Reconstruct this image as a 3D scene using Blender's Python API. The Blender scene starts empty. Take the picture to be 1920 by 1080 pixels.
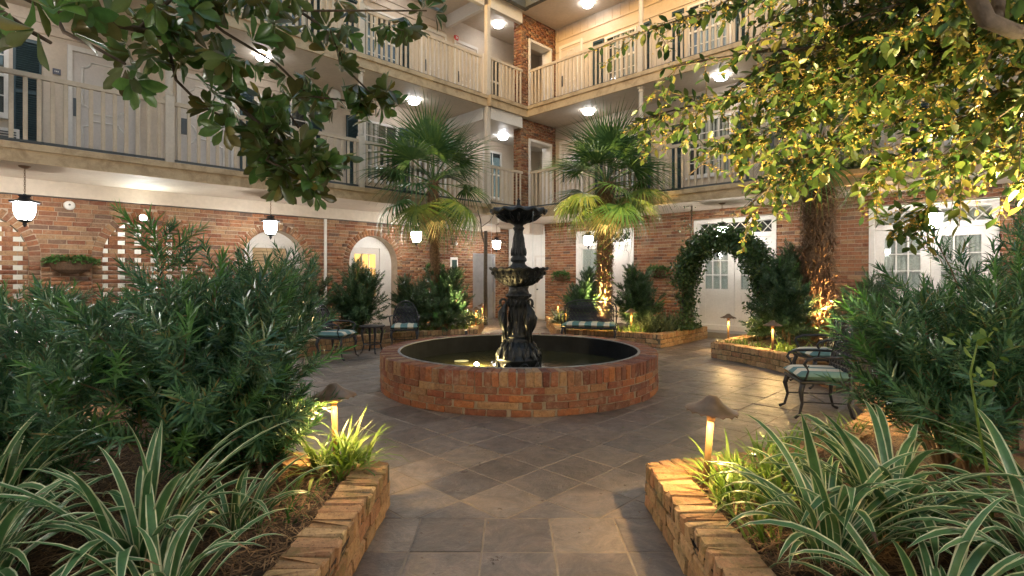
import bpy, math, random
import numpy as np
from mathutils import Vector, Matrix

SC = bpy.context.scene
COL = SC.collection
R = math.radians
rng = random.Random(7)
nrg = np.random.default_rng(7)

# ---------------------------------------------------------------- camera, sky, exposure
cam_d = bpy.data.cameras.new('camera')
cam_d.sensor_width = 36.0
cam_d.lens = 990.0 / 1920.0 * 36.0
cam_d.shift_y = -24.0 / 1920.0
cam_d.clip_start = 0.05
cam_d.clip_end = 400.0
CAM = bpy.data.objects.new('camera', cam_d)
COL.objects.link(CAM)
CAM.location = (0, 0, 1.5)
CAM.rotation_euler = (R(90), 0, 0)
SC.camera = CAM

SUN_EL, SUN_ROT = 5.0, 205.0
W = bpy.data.worlds.new('World')
SC.world = W
W.use_nodes = True
wn = W.node_tree
sky = wn.nodes.new('ShaderNodeTexSky')
sky.sky_type = 'NISHITA'
sky.sun_disc = False
sky.sun_elevation = R(SUN_EL)
sky.sun_rotation = R(SUN_ROT)
sky.dust_density = 2.2
sky.ozone_density = 1.0
wn.links.new(sky.outputs[0], wn.nodes['Background'].inputs[0])
SKY_STRENGTH = 0.15
wn.nodes['Background'].inputs[1].default_value = SKY_STRENGTH
sun_d = bpy.data.lights.new('sun', 'SUN')
sun_d.energy = 0.02
sun_d.angle = R(10)
sun_d.color = (1.0, 0.9, 0.8)
sun_o = bpy.data.objects.new('sun', sun_d)
COL.objects.link(sun_o)
sun_o.rotation_euler = (R(90 - SUN_EL), 0, R(180 - SUN_ROT))

SC.view_settings.view_transform = 'Standard'
SC.view_settings.look = 'None'
SC.view_settings.exposure = 2.6
SC.view_settings.gamma = 1.0
SC.view_settings.use_curve_mapping = False
SC.cycles.use_denoising = True
SC.cycles.max_bounces = 6
SC.cycles.diffuse_bounces = 4
SC.cycles.glossy_bounces = 3
SC.cycles.transmission_bounces = 4
SC.cycles.transparent_max_bounces = 8
SC.cycles.sample_clamp_indirect = 4.0
SC.cycles.caustics_reflective = False
SC.cycles.caustics_refractive = False

L_LANTERN, L_CEIL, L_PATH, L_ROOM = 23.0, 9.5, 50.0, 6.0

# ---------------------------------------------------------------- building axes
AA = R(44.4)
SA, CA = math.sin(AA), math.cos(AA)
BROT = math.pi / 2 - AA
FC = (0.094, 7.47)           # centre of the fountain

def UV(u, v):
    return (SA * u - CA * v, CA * u + SA * v)

def toUV(x, y):
    return (SA * x + CA * y, -CA * x + SA * y)

def proj(x, y, z):
    """pixel of the 1920 wide picture, used only to pick which pieces show largest"""
    if y < 0.05:
        return None
    return (960 + 990 * x / y, 516 - 990 * (z - 1.5) / y)

# ---------------------------------------------------------------- objects
def link(o, parent=None):
    COL.objects.link(o)
    if parent is not None:
        o.parent = parent
    return o

def tag(o, label, cat, group=None, kind=None):
    if label: o['label'] = label
    if cat: o['category'] = cat
    if group: o['group'] = group
    if kind: o['kind'] = kind
    return o

def thing(name, label, cat, loc=(0, 0, 0), rz=0.0, group=None):
    o = link(bpy.data.objects.new(name, None))
    o.empty_display_size = 0.1
    o.location = loc
    o.rotation_euler = (0, 0, rz)
    return tag(o, label, cat, group)

def bthing(name, label, cat, u, v, z=0.0, group=None):
    x, y = UV(u, v)
    o = thing(name, label, cat, (x, y, z), BROT, group)
    return o

OFF = {}
def boff(o, u, v, z=0.0):
    OFF[o.name] = (u, v, z)
    return o

def copy_tree(o, parent=None):
    c = o.copy()
    COL.objects.link(c)
    c.parent = parent
    for ch in list(o.children):
        copy_tree(ch, c)
    return c

def np_mesh(name, V, faces, mats, smooth=False, uvs=None):
    """V (n,3); faces = list of (array (m,k), material index)"""
    me = bpy.data.meshes.new(name)
    V = np.asarray(V, dtype=np.float32)
    me.vertices.add(len(V))
    me.vertices.foreach_set('co', V.ravel())
    loops, starts, mi = [], [], []
    n = 0
    for F, m in faces:
        F = np.asarray(F, dtype=np.int32)
        if len(F) == 0: continue
        k = F.shape[1]
        loops.append(F.ravel())
        starts.append(n + np.arange(len(F), dtype=np.int32) * k)
        mi.append(np.full(len(F), m, dtype=np.int32))
        n += F.size
    loops = np.concatenate(loops); starts = np.concatenate(starts); mi = np.concatenate(mi)
    me.loops.add(len(loops))
    me.loops.foreach_set('vertex_index', loops)
    me.polygons.add(len(starts))
    me.polygons.foreach_set('loop_start', starts)
    me.polygons.foreach_set('material_index', mi)
    if smooth:
        me.polygons.foreach_set('use_smooth', np.ones(len(starts), dtype=bool))
    for m in (mats if isinstance(mats, (list, tuple)) else [mats]):
        me.materials.append(m)
    me.update(calc_edges=True)
    return me

def mesh_obj(name, me, parent=None, loc=(0, 0, 0), rot=None, kind=None):
    o = bpy.data.objects.new(name, me)
    link(o, parent)
    o.location = loc
    if rot is not None: o.rotation_euler = rot
    if kind: o['kind'] = kind
    return o

def scatter(tv, tfs, M, T):
    """template verts (k,3), list of (faces, mat); M (n,3,3), T (n,3)"""
    tv = np.asarray(tv, dtype=np.float32)
    n, k = len(T), len(tv)
    V = np.einsum('nij,vj->nvi', M, tv) + T[:, None, :]
    off = (np.arange(n, dtype=np.int32) * k)[:, None, None]
    out = []
    for F, m in tfs:
        F = np.asarray(F, dtype=np.int32)
        out.append(((F[None] + off).reshape(-1, F.shape[1]), m))
    return V.reshape(-1, 3), out

def frames(D, N, s=None):
    """matrices whose columns are x, y=D, z~N"""
    D = np.asarray(D, dtype=float); N = np.asarray(N, dtype=float)
    D = D / np.linalg.norm(D, axis=1, keepdims=True)
    X = np.cross(D, N)
    l = np.linalg.norm(X, axis=1, keepdims=True)
    bad = l[:, 0] < 1e-4
    if bad.any():
        X[bad] = np.cross(D[bad], np.array([1.0, 0.3, 0.2])); l = np.linalg.norm(X, axis=1, keepdims=True)
    X /= l
    Z = np.cross(X, D)
    M = np.stack([X, D, Z], axis=2)
    if s is not None: M = M * np.asarray(s)[:, None, None]
    return M

def merge(parts):
    """parts = list of (V, faces) -> (V, faces)"""
    Vs, out, n = [], [], 0
    for V, F in parts:
        Vs.append(V)
        for f, m in F: out.append((np.asarray(f) + n, m))
        n += len(V)
    return np.concatenate(Vs), out

class MB:
    def __init__(s):
        s.v = []; s.f = []; s.m = []; s.cur = 0
    def _add(s, vs, fs):
        n = len(s.v)
        s.v.extend(vs)
        for f in fs:
            s.f.append([i + n for i in f]); s.m.append(s.cur)
    def box(s, x0, x1, y0, y1, z0, z1):
        x0, x1 = min(x0, x1), max(x0, x1); y0, y1 = min(y0, y1), max(y0, y1); z0, z1 = min(z0, z1), max(z0, z1)
        vs = [(x0, y0, z0), (x1, y0, z0), (x1, y1, z0), (x0, y1, z0), (x0, y0, z1), (x1, y0, z1), (x1, y1, z1), (x0, y1, z1)]
        s._add(vs, [(0, 3, 2, 1), (4, 5, 6, 7), (0, 1, 5, 4), (1, 2, 6, 5), (2, 3, 7, 6), (3, 0, 4, 7)])
        return s
    def cbox(s, x0, x1, y0, y1, z0, z1, c=0.01):
        """box with chamfered edges"""
        P = []
        for z, i in ((z0, c), (z0 + c, 0), (z1 - c, 0), (z1, c)):
            P.append([(x0 + i + c * (i == 0), y0 + i), (x1 - i - c * (i == 0), y0 + i), (x1 - i, y0 + i + c * (i == 0)), (x1 - i, y1 - i - c * (i == 0)),
                      (x1 - i - c * (i == 0), y1 - i), (x0 + i + c * (i == 0), y1 - i), (x0 + i, y1 - i - c * (i == 0)), (x0 + i, y0 + i + c * (i == 0))])
        vs = []
        for ring, z in zip(P, (z0, z0 + c, z1 - c, z1)): vs += [(a, b, z) for a, b in ring]
        fs = [tuple(range(7, -1, -1)), tuple(range(24, 32))]
        for r_ in range(3):
            for k in range(8):
                a, b = r_ * 8 + k, r_ * 8 + (k + 1) % 8
                fs.append((a, b, b + 8, a + 8))
        s._add(vs, fs); return s
    def tube(s, pts, r, n=8, cap=True, up=(0, 0, 1)):
        pts = [Vector(p) for p in pts]
        rs = r if isinstance(r, (list, tuple)) else [r] * len(pts)
        vs = []; prev = None
        for i, p in enumerate(pts):
            d = (pts[min(i + 1, len(pts) - 1)] - pts[max(i - 1, 0)])
            if d.length < 1e-9: d = Vector((0, 0, 1))
            d.normalize()
            if prev is None:
                a = Vector(up) if abs(d.dot(Vector(up))) < 0.95 else Vector((1, 0, 0))
            else: a = prev
            x = (a - d * a.dot(d))
            if x.length < 1e-6: x = d.orthogonal()
            x.normalize(); prev = x
            y = d.cross(x)
            for k in range(n):
                t = 2 * math.pi * k / n
                vs.append(tuple(p + x * (rs[i] * math.cos(t)) + y * (rs[i] * math.sin(t))))
        fs = []
        for i in range(len(pts) - 1):
            for k in range(n):
                a, b = i * n + k, i * n + (k + 1) % n
                fs.append((a, b, b + n, a + n))
        if cap:
            fs.append(tuple(range(n - 1, -1, -1)))
            fs.append(tuple((len(pts) - 1) * n + k for k in range(n)))
        s._add(vs, fs); return s
    def lathe(s, prof, n=24, c=(0, 0), fn=None, close=False, cap=True):
        vs = []
        for i, (r, z) in enumerate(prof):
            for k in range(n):
                t = 2 * math.pi * k / n
                rr, zz = (r, z) if fn is None else fn(i, t, r, z)
                vs.append((c[0] + rr * math.cos(t), c[1] + rr * math.sin(t), zz))
        fs = []
        m = len(prof)
        for i in range(m if close else m - 1):
            j = (i + 1) % m
            for k in range(n):
                fs.append((i * n + k, i * n + (k + 1) % n, j * n + (k + 1) % n, j * n + k))
        if not close and cap:
            if prof[0][0] > 1e-6: fs.append(tuple(range(n - 1, -1, -1)))
            if prof[-1][0] > 1e-6: fs.append(tuple((m - 1) * n + k for k in range(n)))
        s._add(vs, fs); return s
    def poly(s, pts):
        s._add([tuple(p) for p in pts], [tuple(range(len(pts)))]); return s
    def prism(s, pts, z0, z1):
        n = len(pts)
        s._add([(x, y, z0) for x, y in pts] + [(x, y, z1) for x, y in pts],
               [tuple(range(n - 1, -1, -1)), tuple(range(n, 2 * n))] + [(k, (k + 1) % n, n + (k + 1) % n, n + k) for k in range(n)])
        return s
    def build(s, name, mat, parent=None, off=None, smooth=False, kind=None, rot=None, loc=None, recenter=True):
        me = bpy.data.meshes.new(name)
        V = np.array(s.v, dtype=np.float32)
        if off is None and parent is not None and parent.name in OFF: off = OFF[parent.name]
        c = np.zeros(3, dtype=np.float32)
        if recenter and loc is None:
            lo, hi = V.min(0), V.max(0)
            c = np.array([(lo[0] + hi[0]) / 2, (lo[1] + hi[1]) / 2, lo[2]], dtype=np.float32)
            V = V - c
        me.from_pydata([tuple(map(float, p)) for p in V], [], s.f)
        for m in (mat if isinstance(mat, (list, tuple)) else [mat]): me.materials.append(m)
        if max(s.m, default=0) > 0: me.polygons.foreach_set('material_index', s.m)
        if smooth: me.polygons.foreach_set('use_smooth', [True] * len(s.f))
        me.update()
        o = bpy.data.objects.new(name, me)
        link(o, parent)
        if loc is not None: o.location = loc
        else:
            p = Vector(c.tolist())
            if off is not None: p -= Vector(off)
            o.location = p
        if rot is not None: o.rotation_euler = rot
        if kind: o['kind'] = kind
        if parent is not None and parent.name in OFF: OFF[o.name] = tuple(Vector(off) + o.location) if off is not None else (0, 0, 0)
        return o

# ---------------------------------------------------------------- materials
def nt(name):
    m = bpy.data.materials.new(name)
    m.use_nodes = True
    t = m.node_tree
    return m, t, t.nodes['Principled BSDF']

def node(t, kind, **kw):
    n = t.nodes.new(kind)
    for k, v in kw.items(): setattr(n, k, v)
    return n

def ramp(t, stops, interp='LINEAR'):
    n = node(t, 'ShaderNodeValToRGB')
    n.color_ramp.interpolation = interp
    e = n.color_ramp.elements
    while len(e) < len(stops): e.new(0.5)
    for el, (p, c) in zip(e, stops):
        el.position = p; el.color = (c[0], c[1], c[2], 1)
    return n

def mixc(t, a, b, fac, mode='MIX'):
    n = node(t, 'ShaderNodeMix', data_type='RGBA', blend_type=mode)
    for sock, val in ((n.inputs[0], fac), (n.inputs[6], a), (n.inputs[7], b)):
        if hasattr(val, 'is_output') or isinstance(val, bpy.types.NodeSocket): t.links.new(val, sock)
        elif isinstance(val, (int, float)): sock.default_value = val
        else: sock.default_value = (val[0], val[1], val[2], 1)
    return n.outputs[2]

def noise(t, scale, detail=4, rough=0.6, vec=None, dist=0.0):
    n = node(t, 'ShaderNodeTexNoise')
    n.inputs['Scale'].default_value = scale
    n.inputs['Detail'].default_value = detail
    n.inputs['Roughness'].default_value = rough
    n.inputs['Distortion'].default_value = dist
    if vec is None:
        g = node(t, 'ShaderNodeNewGeometry'); vec = g.outputs['Position']
    t.links.new(vec, n.inputs['Vector'])
    return n.outputs['Fac']

def math_(t, op, a, b=None, clamp=False):
    n = node(t, 'ShaderNodeMath', operation=op, use_clamp=clamp)
    for sock, val in zip(n.inputs, (a, b)):
        if val is None: continue
        if isinstance(val, bpy.types.NodeSocket): t.links.new(val, sock)
        else: sock.default_value = val
    return n.outputs[0]

def bump(t, b, h, strength=0.4, dist=0.01):
    n = node(t, 'ShaderNodeBump')
    n.inputs['Strength'].default_value = strength
    n.inputs['Distance'].default_value = dist
    t.links.new(h, n.inputs['Height'])
    t.links.new(n.outputs[0], b.inputs['Normal'])

def rnd(t):
    o = node(t, 'ShaderNodeObjectInfo'); g = node(t, 'ShaderNodeNewGeometry')
    return math_(t, 'FRACT', math_(t, 'ADD', o.outputs['Random'], g.outputs['Random Per Island']))

def simple(name, col, rough=0.6, metal=0.0, var=0.12, scale=6.0, bmp=0.0, bscale=60.0, spec=0.5):
    m, t, b = nt(name)
    n = noise(t, scale, 5)
    d = [c * (1 - var) for c in col]; l = [min(1, c * (1 + var)) for c in col]
    r_ = ramp(t, [(0.3, d), (0.7, l)])
    t.links.new(n, r_.inputs[0])
    t.links.new(r_.outputs[0], b.inputs['Base Color'])
    b.inputs['Roughness'].default_value = rough
    b.inputs['Metallic'].default_value = metal
    b.inputs['Specular IOR Level'].default_value = spec
    if bmp: bump(t, b, noise(t, bscale, 4), bmp, 0.005)
    return m

def brick_material(name, stops, dirt=(0.45, 0.36, 0.28), dirt_amt=0.45, bmp=0.6, moss=None):
    m, t, b = nt(name)
    rp = ramp(t, stops)
    t.links.new(rnd(t), rp.inputs[0])
    n1 = noise(t, 26, 5, 0.7)
    r1 = ramp(t, [(0.35, (0.62, 0.60, 0.58)), (0.65, (1.2, 1.18, 1.15))])
    t.links.new(n1, r1.inputs[0])
    c = mixc(t, rp.outputs[0], r1.outputs[0], 0.75, 'MULTIPLY')
    n2 = noise(t, 9, 6, 0.75)
    r2 = ramp(t, [(0.52, (0, 0, 0)), (0.72, (1, 1, 1))])
    t.links.new(n2, r2.inputs[0])
    c = mixc(t, c, dirt, math_(t, 'MULTIPLY', r2.outputs[0], dirt_amt))
    n3 = noise(t, 60, 3, 0.6)
    r3 = ramp(t, [(0.30, (1, 1, 1)), (0.42, (0, 0, 0))])
    t.links.new(n3, r3.inputs[0])
    c = mixc(t, c, (0.04, 0.03, 0.025), math_(t, 'MULTIPLY', r3.outputs[0], 0.6))
    if moss:
        n4 = noise(t, 5, 6, 0.8)
        r4 = ramp(t, [(0.50, (0, 0, 0)), (0.62, (1, 1, 1))])
        t.links.new(n4, r4.inputs[0])
        c = mixc(t, c, moss, math_(t, 'MULTIPLY', r4.outputs[0], 0.55))
    t.links.new(c, b.inputs['Base Color'])
    b.inputs['Roughness'].default_value = 0.85
    b.inputs['Specular IOR Level'].default_value = 0.3
    bump(t, b, noise(t, 70, 6, 0.7), bmp, 0.008)
    return m

def leaf_material(name, stops, rough=0.4, trans=0.25, tcol=None, spec=0.5, backdark=None):
    m, t, b = nt(name)
    rp = ramp(t, stops)
    t.links.new(rnd(t), rp.inputs[0])
    col = rp.outputs[0]
    n = noise(t, 30, 3)
    r1 = ramp(t, [(0.3, (0.75, 0.75, 0.75)), (0.7, (1.15, 1.15, 1.15))]); t.links.new(n, r1.inputs[0])
    col = mixc(t, col, r1.outputs[0], 0.8, 'MULTIPLY')
    if backdark:
        g = node(t, 'ShaderNodeNewGeometry')
        col = mixc(t, col, backdark, math_(t, 'MULTIPLY', g.outputs['Backfacing'], 0.45))
    t.links.new(col, b.inputs['Base Color'])
    b.inputs['Roughness'].default_value = rough
    b.inputs['Specular IOR Level'].default_value = spec
    if trans > 0:
        tr = node(t, 'ShaderNodeBsdfTranslucent')
        if tcol: tr.inputs[0].default_value = (*tcol, 1)
        else: t.links.new(col, tr.inputs[0])
        mx = node(t, 'ShaderNodeMixShader'); mx.inputs[0].default_value = trans
        t.links.new(b.outputs[0], mx.inputs[1]); t.links.new(tr.outputs[0], mx.inputs[2])
        t.links.new(mx.outputs[0], t.nodes['Material Output'].inputs['Surface'])
    return m

def emit(name, col, strength):
    m = bpy.data.materials.new(name); m.use_nodes = True
    t = m.node_tree; t.nodes.clear()
    e = node(t, 'ShaderNodeEmission'); e.inputs[0].default_value = (*col, 1); e.inputs[1].default_value = strength
    o = node(t, 'ShaderNodeOutputMaterial'); t.links.new(e.outputs[0], o.inputs[0])
    return m

def glass_pane(name, tint=(0.92, 0.95, 0.94), fac=0.07):
    m = bpy.data.materials.new(name); m.use_nodes = True
    t = m.node_tree; t.nodes.clear()
    tr = node(t, 'ShaderNodeBsdfTransparent'); tr.inputs[0].default_value = (*tint, 1)
    gl = node(t, 'ShaderNodeBsdfGlossy'); gl.inputs['Roughness'].default_value = 0.03
    mx = node(t, 'ShaderNodeMixShader'); mx.inputs[0].default_value = fac
    o = node(t, 'ShaderNodeOutputMaterial')
    t.links.new(tr.outputs[0], mx.inputs[1]); t.links.new(gl.outputs[0], mx.inputs[2]); t.links.new(mx.outputs[0], o.inputs[0])
    return m

def painted(name, col, rough=0.55, grime=(0.25, 0.18, 0.10), amt=0.3, scale=3.0):
    """old paint with patchy staining"""
    m, t, b = nt(name)
    n = noise(t, scale, 7, 0.7, dist=0.4)
    r_ = ramp(t, [(0.46, (0, 0, 0)), (0.70, (1, 1, 1))]); t.links.new(n, r_.inputs[0])
    n2 = noise(t, scale * 9, 4)
    r2 = ramp(t, [(0.3, [c * 0.93 for c in col]), (0.7, [min(1, c * 1.05) for c in col])]); t.links.new(n2, r2.inputs[0])
    c = mixc(t, r2.outputs[0], grime, math_(t, 'MULTIPLY', r_.outputs[0], amt))
    t.links.new(c, b.inputs['Base Color'])
    b.inputs['Roughness'].default_value = rough
    bump(t, b, noise(t, 45, 4), 0.12, 0.004)
    return m

M = {}
M['brick'] = brick_material('old red brick', [(0.0, (0.19, 0.070, 0.038)), (0.18, (0.29, 0.125, 0.062)), (0.36, (0.35, 0.165, 0.082)), (0.52, (0.23, 0.105, 0.062)),
                                             (0.66, (0.37, 0.225, 0.12)), (0.8, (0.28, 0.165, 0.098)), (0.92, (0.14, 0.082, 0.06)), (1.0, (0.40, 0.175, 0.07))], dirt=(0.42, 0.31, 0.21), dirt_amt=0.5)
M['fbrick'] = brick_material('fountain brick', [(0.0, (0.13, 0.05, 0.035)), (0.12, (0.28, 0.10, 0.058)), (0.24, (0.19, 0.085, 0.058)), (0.36, (0.40, 0.16, 0.065)), (0.5, (0.23, 0.085, 0.055)),
                                                (0.62, (0.38, 0.24, 0.13)), (0.74, (0.17, 0.08, 0.06)), (0.88, (0.36, 0.135, 0.065)), (1.0, (0.11, 0.065, 0.055))], dirt=(0.36, 0.28, 0.21), dirt_amt=0.75, bmp=0.9)
M['pbrick'] = brick_material('planter brick', [(0.0, (0.30, 0.175, 0.09)), (0.3, (0.43, 0.27, 0.135)), (0.55, (0.34, 0.17, 0.09)), (0.8, (0.48, 0.33, 0.18)), (1.0, (0.25, 0.13, 0.07))],
                             dirt=(0.36, 0.29, 0.17), dirt_amt=0.5, moss=(0.12, 0.12, 0.045))
M['mortar'] = simple('pale mortar', (0.42, 0.335, 0.25), 0.9, var=0.15, scale=8, bmp=0.3)
M['kmortar'] = simple('mossy dark mortar', (0.10, 0.085, 0.055), 0.95, var=0.4, scale=15, bmp=0.5)
M['fmortar'] = simple('grey mortar', (0.29, 0.245, 0.19), 0.9, var=0.25, scale=8, bmp=0.4)
M['wall'] = painted('beige wall paint', (0.56, 0.465, 0.365), 0.6, amt=0.18)
M['column'] = painted('cream column paint', (0.58, 0.50, 0.40), 0.5, amt=0.2)
M['soffit'] = painted('soffit paint', (0.58, 0.495, 0.40), 0.7, amt=0.22, scale=1.5)
M['fascia'] = painted('stained fascia paint', (0.50, 0.37, 0.22), 0.6, grime=(0.20, 0.12, 0.05), amt=0.7, scale=4.0)
M['rail'] = painted('beige rail paint', (0.56, 0.45, 0.325), 0.5, amt=0.3, scale=5)
M['dark_rail'] = simple('dark bottom rail', (0.07, 0.075, 0.07), 0.5)
M['trim'] = painted('white trim paint', (0.66, 0.62, 0.57), 0.45, amt=0.10)
M['door'] = painted('door paint', (0.56, 0.50, 0.45), 0.45, amt=0.10)
M['shutter'] = simple('dark teal shutter', (0.030, 0.056, 0.064), 0.45, var=0.2)
M['glass'] = glass_pane('window glass')
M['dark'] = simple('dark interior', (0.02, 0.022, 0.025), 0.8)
M['steel'] = simple('brushed steel', (0.42, 0.42, 0.43), 0.32, metal=0.9, var=0.15, scale=3)
M['lock'] = simple('lock plate', (0.10, 0.10, 0.10), 0.35, metal=0.6)
M['iron'] = None
M['black_metal'] = simple('black lamp metal', (0.035, 0.035, 0.04), 0.45, metal=0.3)
M['bronze'] = simple('bronze path lamp', (0.20, 0.125, 0.075), 0.42, metal=0.55, var=0.25, scale=14)
M['copper'] = simple('copper lamp stem', (0.25, 0.14, 0.06), 0.55, metal=0.35, var=0.2, scale=20)
M['cast'] = simple('black cast aluminium', (0.03, 0.032, 0.038), 0.42, metal=0.35, var=0.3, scale=20)
M['plastic_white'] = simple('white plastic', (0.72, 0.70, 0.66), 0.5, var=0.04)
M['red'] = simple('red alarm', (0.55, 0.03, 0.02), 0.4)
M['lantern'] = emit('lantern glow', (1.0, 0.97, 0.92), L_LANTERN)
M['ceil'] = emit('ceiling lamp glow', (0.95, 0.97, 1.0), L_CEIL)
M['path'] = emit('path lamp glow', (1.0, 0.62, 0.22), L_PATH)
M['amber'] = emit('amber lit room', (1.0, 0.50, 0.15), 0.34)
M['spot'] = emit('spot lamp glow', (0.95, 1.0, 0.95), 90)
M['fspot'] = emit('pool lamp glow', (1.0, 0.75, 0.3), 120)
M['wicker'] = simple('coconut basket', (0.09, 0.05, 0.025), 0.9, var=0.4, scale=40, bmp=0.8)
M['bark'] = simple('grey bark', (0.085, 0.06, 0.038), 0.9, var=0.35, scale=20, bmp=0.7)
M['twig'] = simple('brown twig', (0.14, 0.09, 0.045), 0.8, var=0.3, scale=20)

# leaves
M['podo'] = leaf_material('podocarpus needle', [(0, (0.036, 0.10, 0.046)), (0.35, (0.064, 0.16, 0.070)), (0.8, (0.105, 0.22, 0.090)), (0.95, (0.12, 0.20, 0.06)), (1, (0.22, 0.17, 0.06))], 0.25, 0.2, spec=0.9)
M['podo_new'] = leaf_material('podocarpus new growth', [(0, (0.07, 0.20, 0.04)), (1, (0.12, 0.28, 0.06))], 0.4, 0.25)
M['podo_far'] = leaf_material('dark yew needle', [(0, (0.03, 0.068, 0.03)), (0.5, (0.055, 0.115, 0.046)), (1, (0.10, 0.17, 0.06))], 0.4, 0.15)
M['magnolia'] = leaf_material('magnolia leaf', [(0, (0.065, 0.145, 0.034)), (0.55, (0.11, 0.22, 0.048)), (0.8, (0.075, 0.10, 0.018)), (0.93, (0.10, 0.085, 0.02)), (1, (0.26, 0.22, 0.03))], 0.28, 0.26, spec=0.6, backdark=(0.10, 0.085, 0.03))
M['tree_leaf'] = leaf_material('sweet olive leaf', [(0, (0.04, 0.085, 0.018)), (0.45, (0.075, 0.13, 0.025)), (0.8, (0.13, 0.165, 0.034)), (1, (0.25, 0.22, 0.045))], 0.38, 0.38)
M['flower'] = leaf_material('yellow blossom', [(0, (0.45, 0.28, 0.05)), (1, (0.62, 0.45, 0.10))], 0.6, 0.3)
M['palm'] = leaf_material('palm leaf', [(0, (0.045, 0.11, 0.034)), (0.6, (0.08, 0.16, 0.044)), (1, (0.13, 0.21, 0.05))], 0.38, 0.3)
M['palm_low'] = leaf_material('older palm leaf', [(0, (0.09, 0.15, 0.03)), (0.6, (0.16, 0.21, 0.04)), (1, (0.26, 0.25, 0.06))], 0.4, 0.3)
M['palm_dry'] = leaf_material('dry palm leaf', [(0, (0.26, 0.20, 0.08)), (1, (0.40, 0.32, 0.12))], 0.6, 0.3)
M['strap_g'] = leaf_material('strap leaf green', [(0, (0.055, 0.15, 0.05)), (1, (0.11, 0.24, 0.085))], 0.38, 0.25)
M['strap_w'] = leaf_material('strap leaf cream edge', [(0, (0.52, 0.56, 0.32)), (1, (0.68, 0.70, 0.46))], 0.42, 0.2)
M['lirio'] = leaf_material('grassy leaf', [(0, (0.08, 0.17, 0.02)), (1, (0.20, 0.30, 0.05))], 0.45, 0.3)
M['mondo'] = leaf_material('grey green grass leaf', [(0, (0.08, 0.12, 0.06)), (1, (0.17, 0.22, 0.12))], 0.5, 0.2)
M['fern'] = leaf_material('hanging fern', [(0, (0.03, 0.11, 0.02)), (1, (0.10, 0.22, 0.05))], 0.5, 0.3)
M['vine'] = leaf_material('vine leaf', [(0, (0.028, 0.068, 0.022)), (0.7, (0.06, 0.12, 0.036)), (1, (0.13, 0.18, 0.05))], 0.35, 0.15)
M['fibre'] = simple('palm trunk fibre', (0.17, 0.10, 0.05), 0.95, var=0.5, scale=30, bmp=1.0, bscale=90)
M['straw'] = leaf_material('pine straw', [(0, (0.05, 0.026, 0.012)), (0.6, (0.15, 0.08, 0.036)), (1, (0.32, 0.19, 0.09))], 0.8, 0)
M['mulch'] = simple('dark mulch', (0.042, 0.025, 0.014), 0.95, var=0.5, scale=30, bmp=1.0, bscale=70)

def slate():
    m, t, b = nt('slate tile')
    rp = ramp(t, [(0, (0.11, 0.092, 0.078)), (0.3, (0.18, 0.148, 0.122)), (0.55, (0.14, 0.12, 0.107)), (0.8, (0.23, 0.188, 0.148)), (1, (0.17, 0.148, 0.132))])
    t.links.new(rnd(t), rp.inputs[0])
    n1 = noise(t, 4, 9, 0.78, dist=1.6)
    r1 = ramp(t, [(0.30, (0.38, 0.37, 0.39)), (0.5, (0.95, 0.92, 0.9)), (0.70, (1.65, 1.5, 1.35))]); t.links.new(n1, r1.inputs[0])
    c = mixc(t, rp.outputs[0], r1.outputs[0], 0.85, 'MULTIPLY')
    n2 = noise(t, 2.2, 8, 0.8, dist=2.0)
    r2 = ramp(t, [(0.56, (0, 0, 0)), (0.75, (1, 1, 1))]); t.links.new(n2, r2.inputs[0])
    c = mixc(t, c, (0.30, 0.25, 0.20), math_(t, 'MULTIPLY', r2.outputs[0], 0.35))
    t.links.new(c, b.inputs['Base Color'])
    n3 = noise(t, 7, 5)
    r3 = ramp(t, [(0.3, (0.26, 0.26, 0.26)), (0.7, (0.55, 0.55, 0.55))]); t.links.new(n3, r3.inputs[0])
    t.links.new(r3.outputs[0], b.inputs['Roughness'])
    bump(t, b, noise(t, 12, 9, 0.68, dist=1.0), 0.6, 0.014)
    return m
M['slate'] = slate()
M['grout'] = simple('tile grout', (0.27, 0.22, 0.17), 0.9, var=0.2, scale=10)
M['earth'] = simple('earth', (0.07, 0.05, 0.03), 0.95)

def iron():
    m, t, b = nt('cast iron')
    n = noise(t, 12, 6, 0.7)
    r_ = ramp(t, [(0.35, (0.006, 0.008, 0.009)), (0.6, (0.016, 0.018, 0.018)), (0.76, (0.10, 0.085, 0.045))])
    t.links.new(n, r_.inputs[0]); t.links.new(r_.outputs[0], b.inputs['Base Color'])
    b.inputs['Roughness'].default_value = 0.36
    b.inputs['Specular IOR Level'].default_value = 0.4
    bump(t, b, noise(t, 38, 5, 0.6), 0.7, 0.012)
    return m
M['iron'] = iron()
def water():
    m, t, b = nt('pond water')
    b.inputs['Base Color'].default_value = (0.045, 0.042, 0.018, 1)
    b.inputs['Roughness'].default_value = 0.07
    b.inputs['Specular IOR Level'].default_value = 0.6
    bump(t, b, noise(t, 9, 3, 0.5), 0.25, 0.02)
    return m
M['water'] = water()
M['liner'] = simple('black basin liner', (0.008, 0.009, 0.011), 0.8, var=0.5, scale=3, bmp=0.2, spec=0.1)
def cushion():
    m, t, b = nt('striped cushion')
    tc = node(t, 'ShaderNodeTexCoord'); sp = node(t, 'ShaderNodeSeparateXYZ')
    t.links.new(tc.outputs['Object'], sp.inputs[0])
    f = math_(t, 'FRACT', math_(t, 'MULTIPLY', math_(t, 'ADD', sp.outputs[0], 0.078), 1 / 0.26))
    s_ = math_(t, 'GREATER_THAN', f, 0.55)
    c = mixc(t, (0.10, 0.20, 0.20), (0.62, 0.56, 0.44), s_)
    t.links.new(c, b.inputs['Base Color']); b.inputs['Roughness'].default_value = 0.8
    bump(t, b, noise(t, 200, 2), 0.15, 0.002)
    return m
M['cushion'] = cushion()
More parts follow.
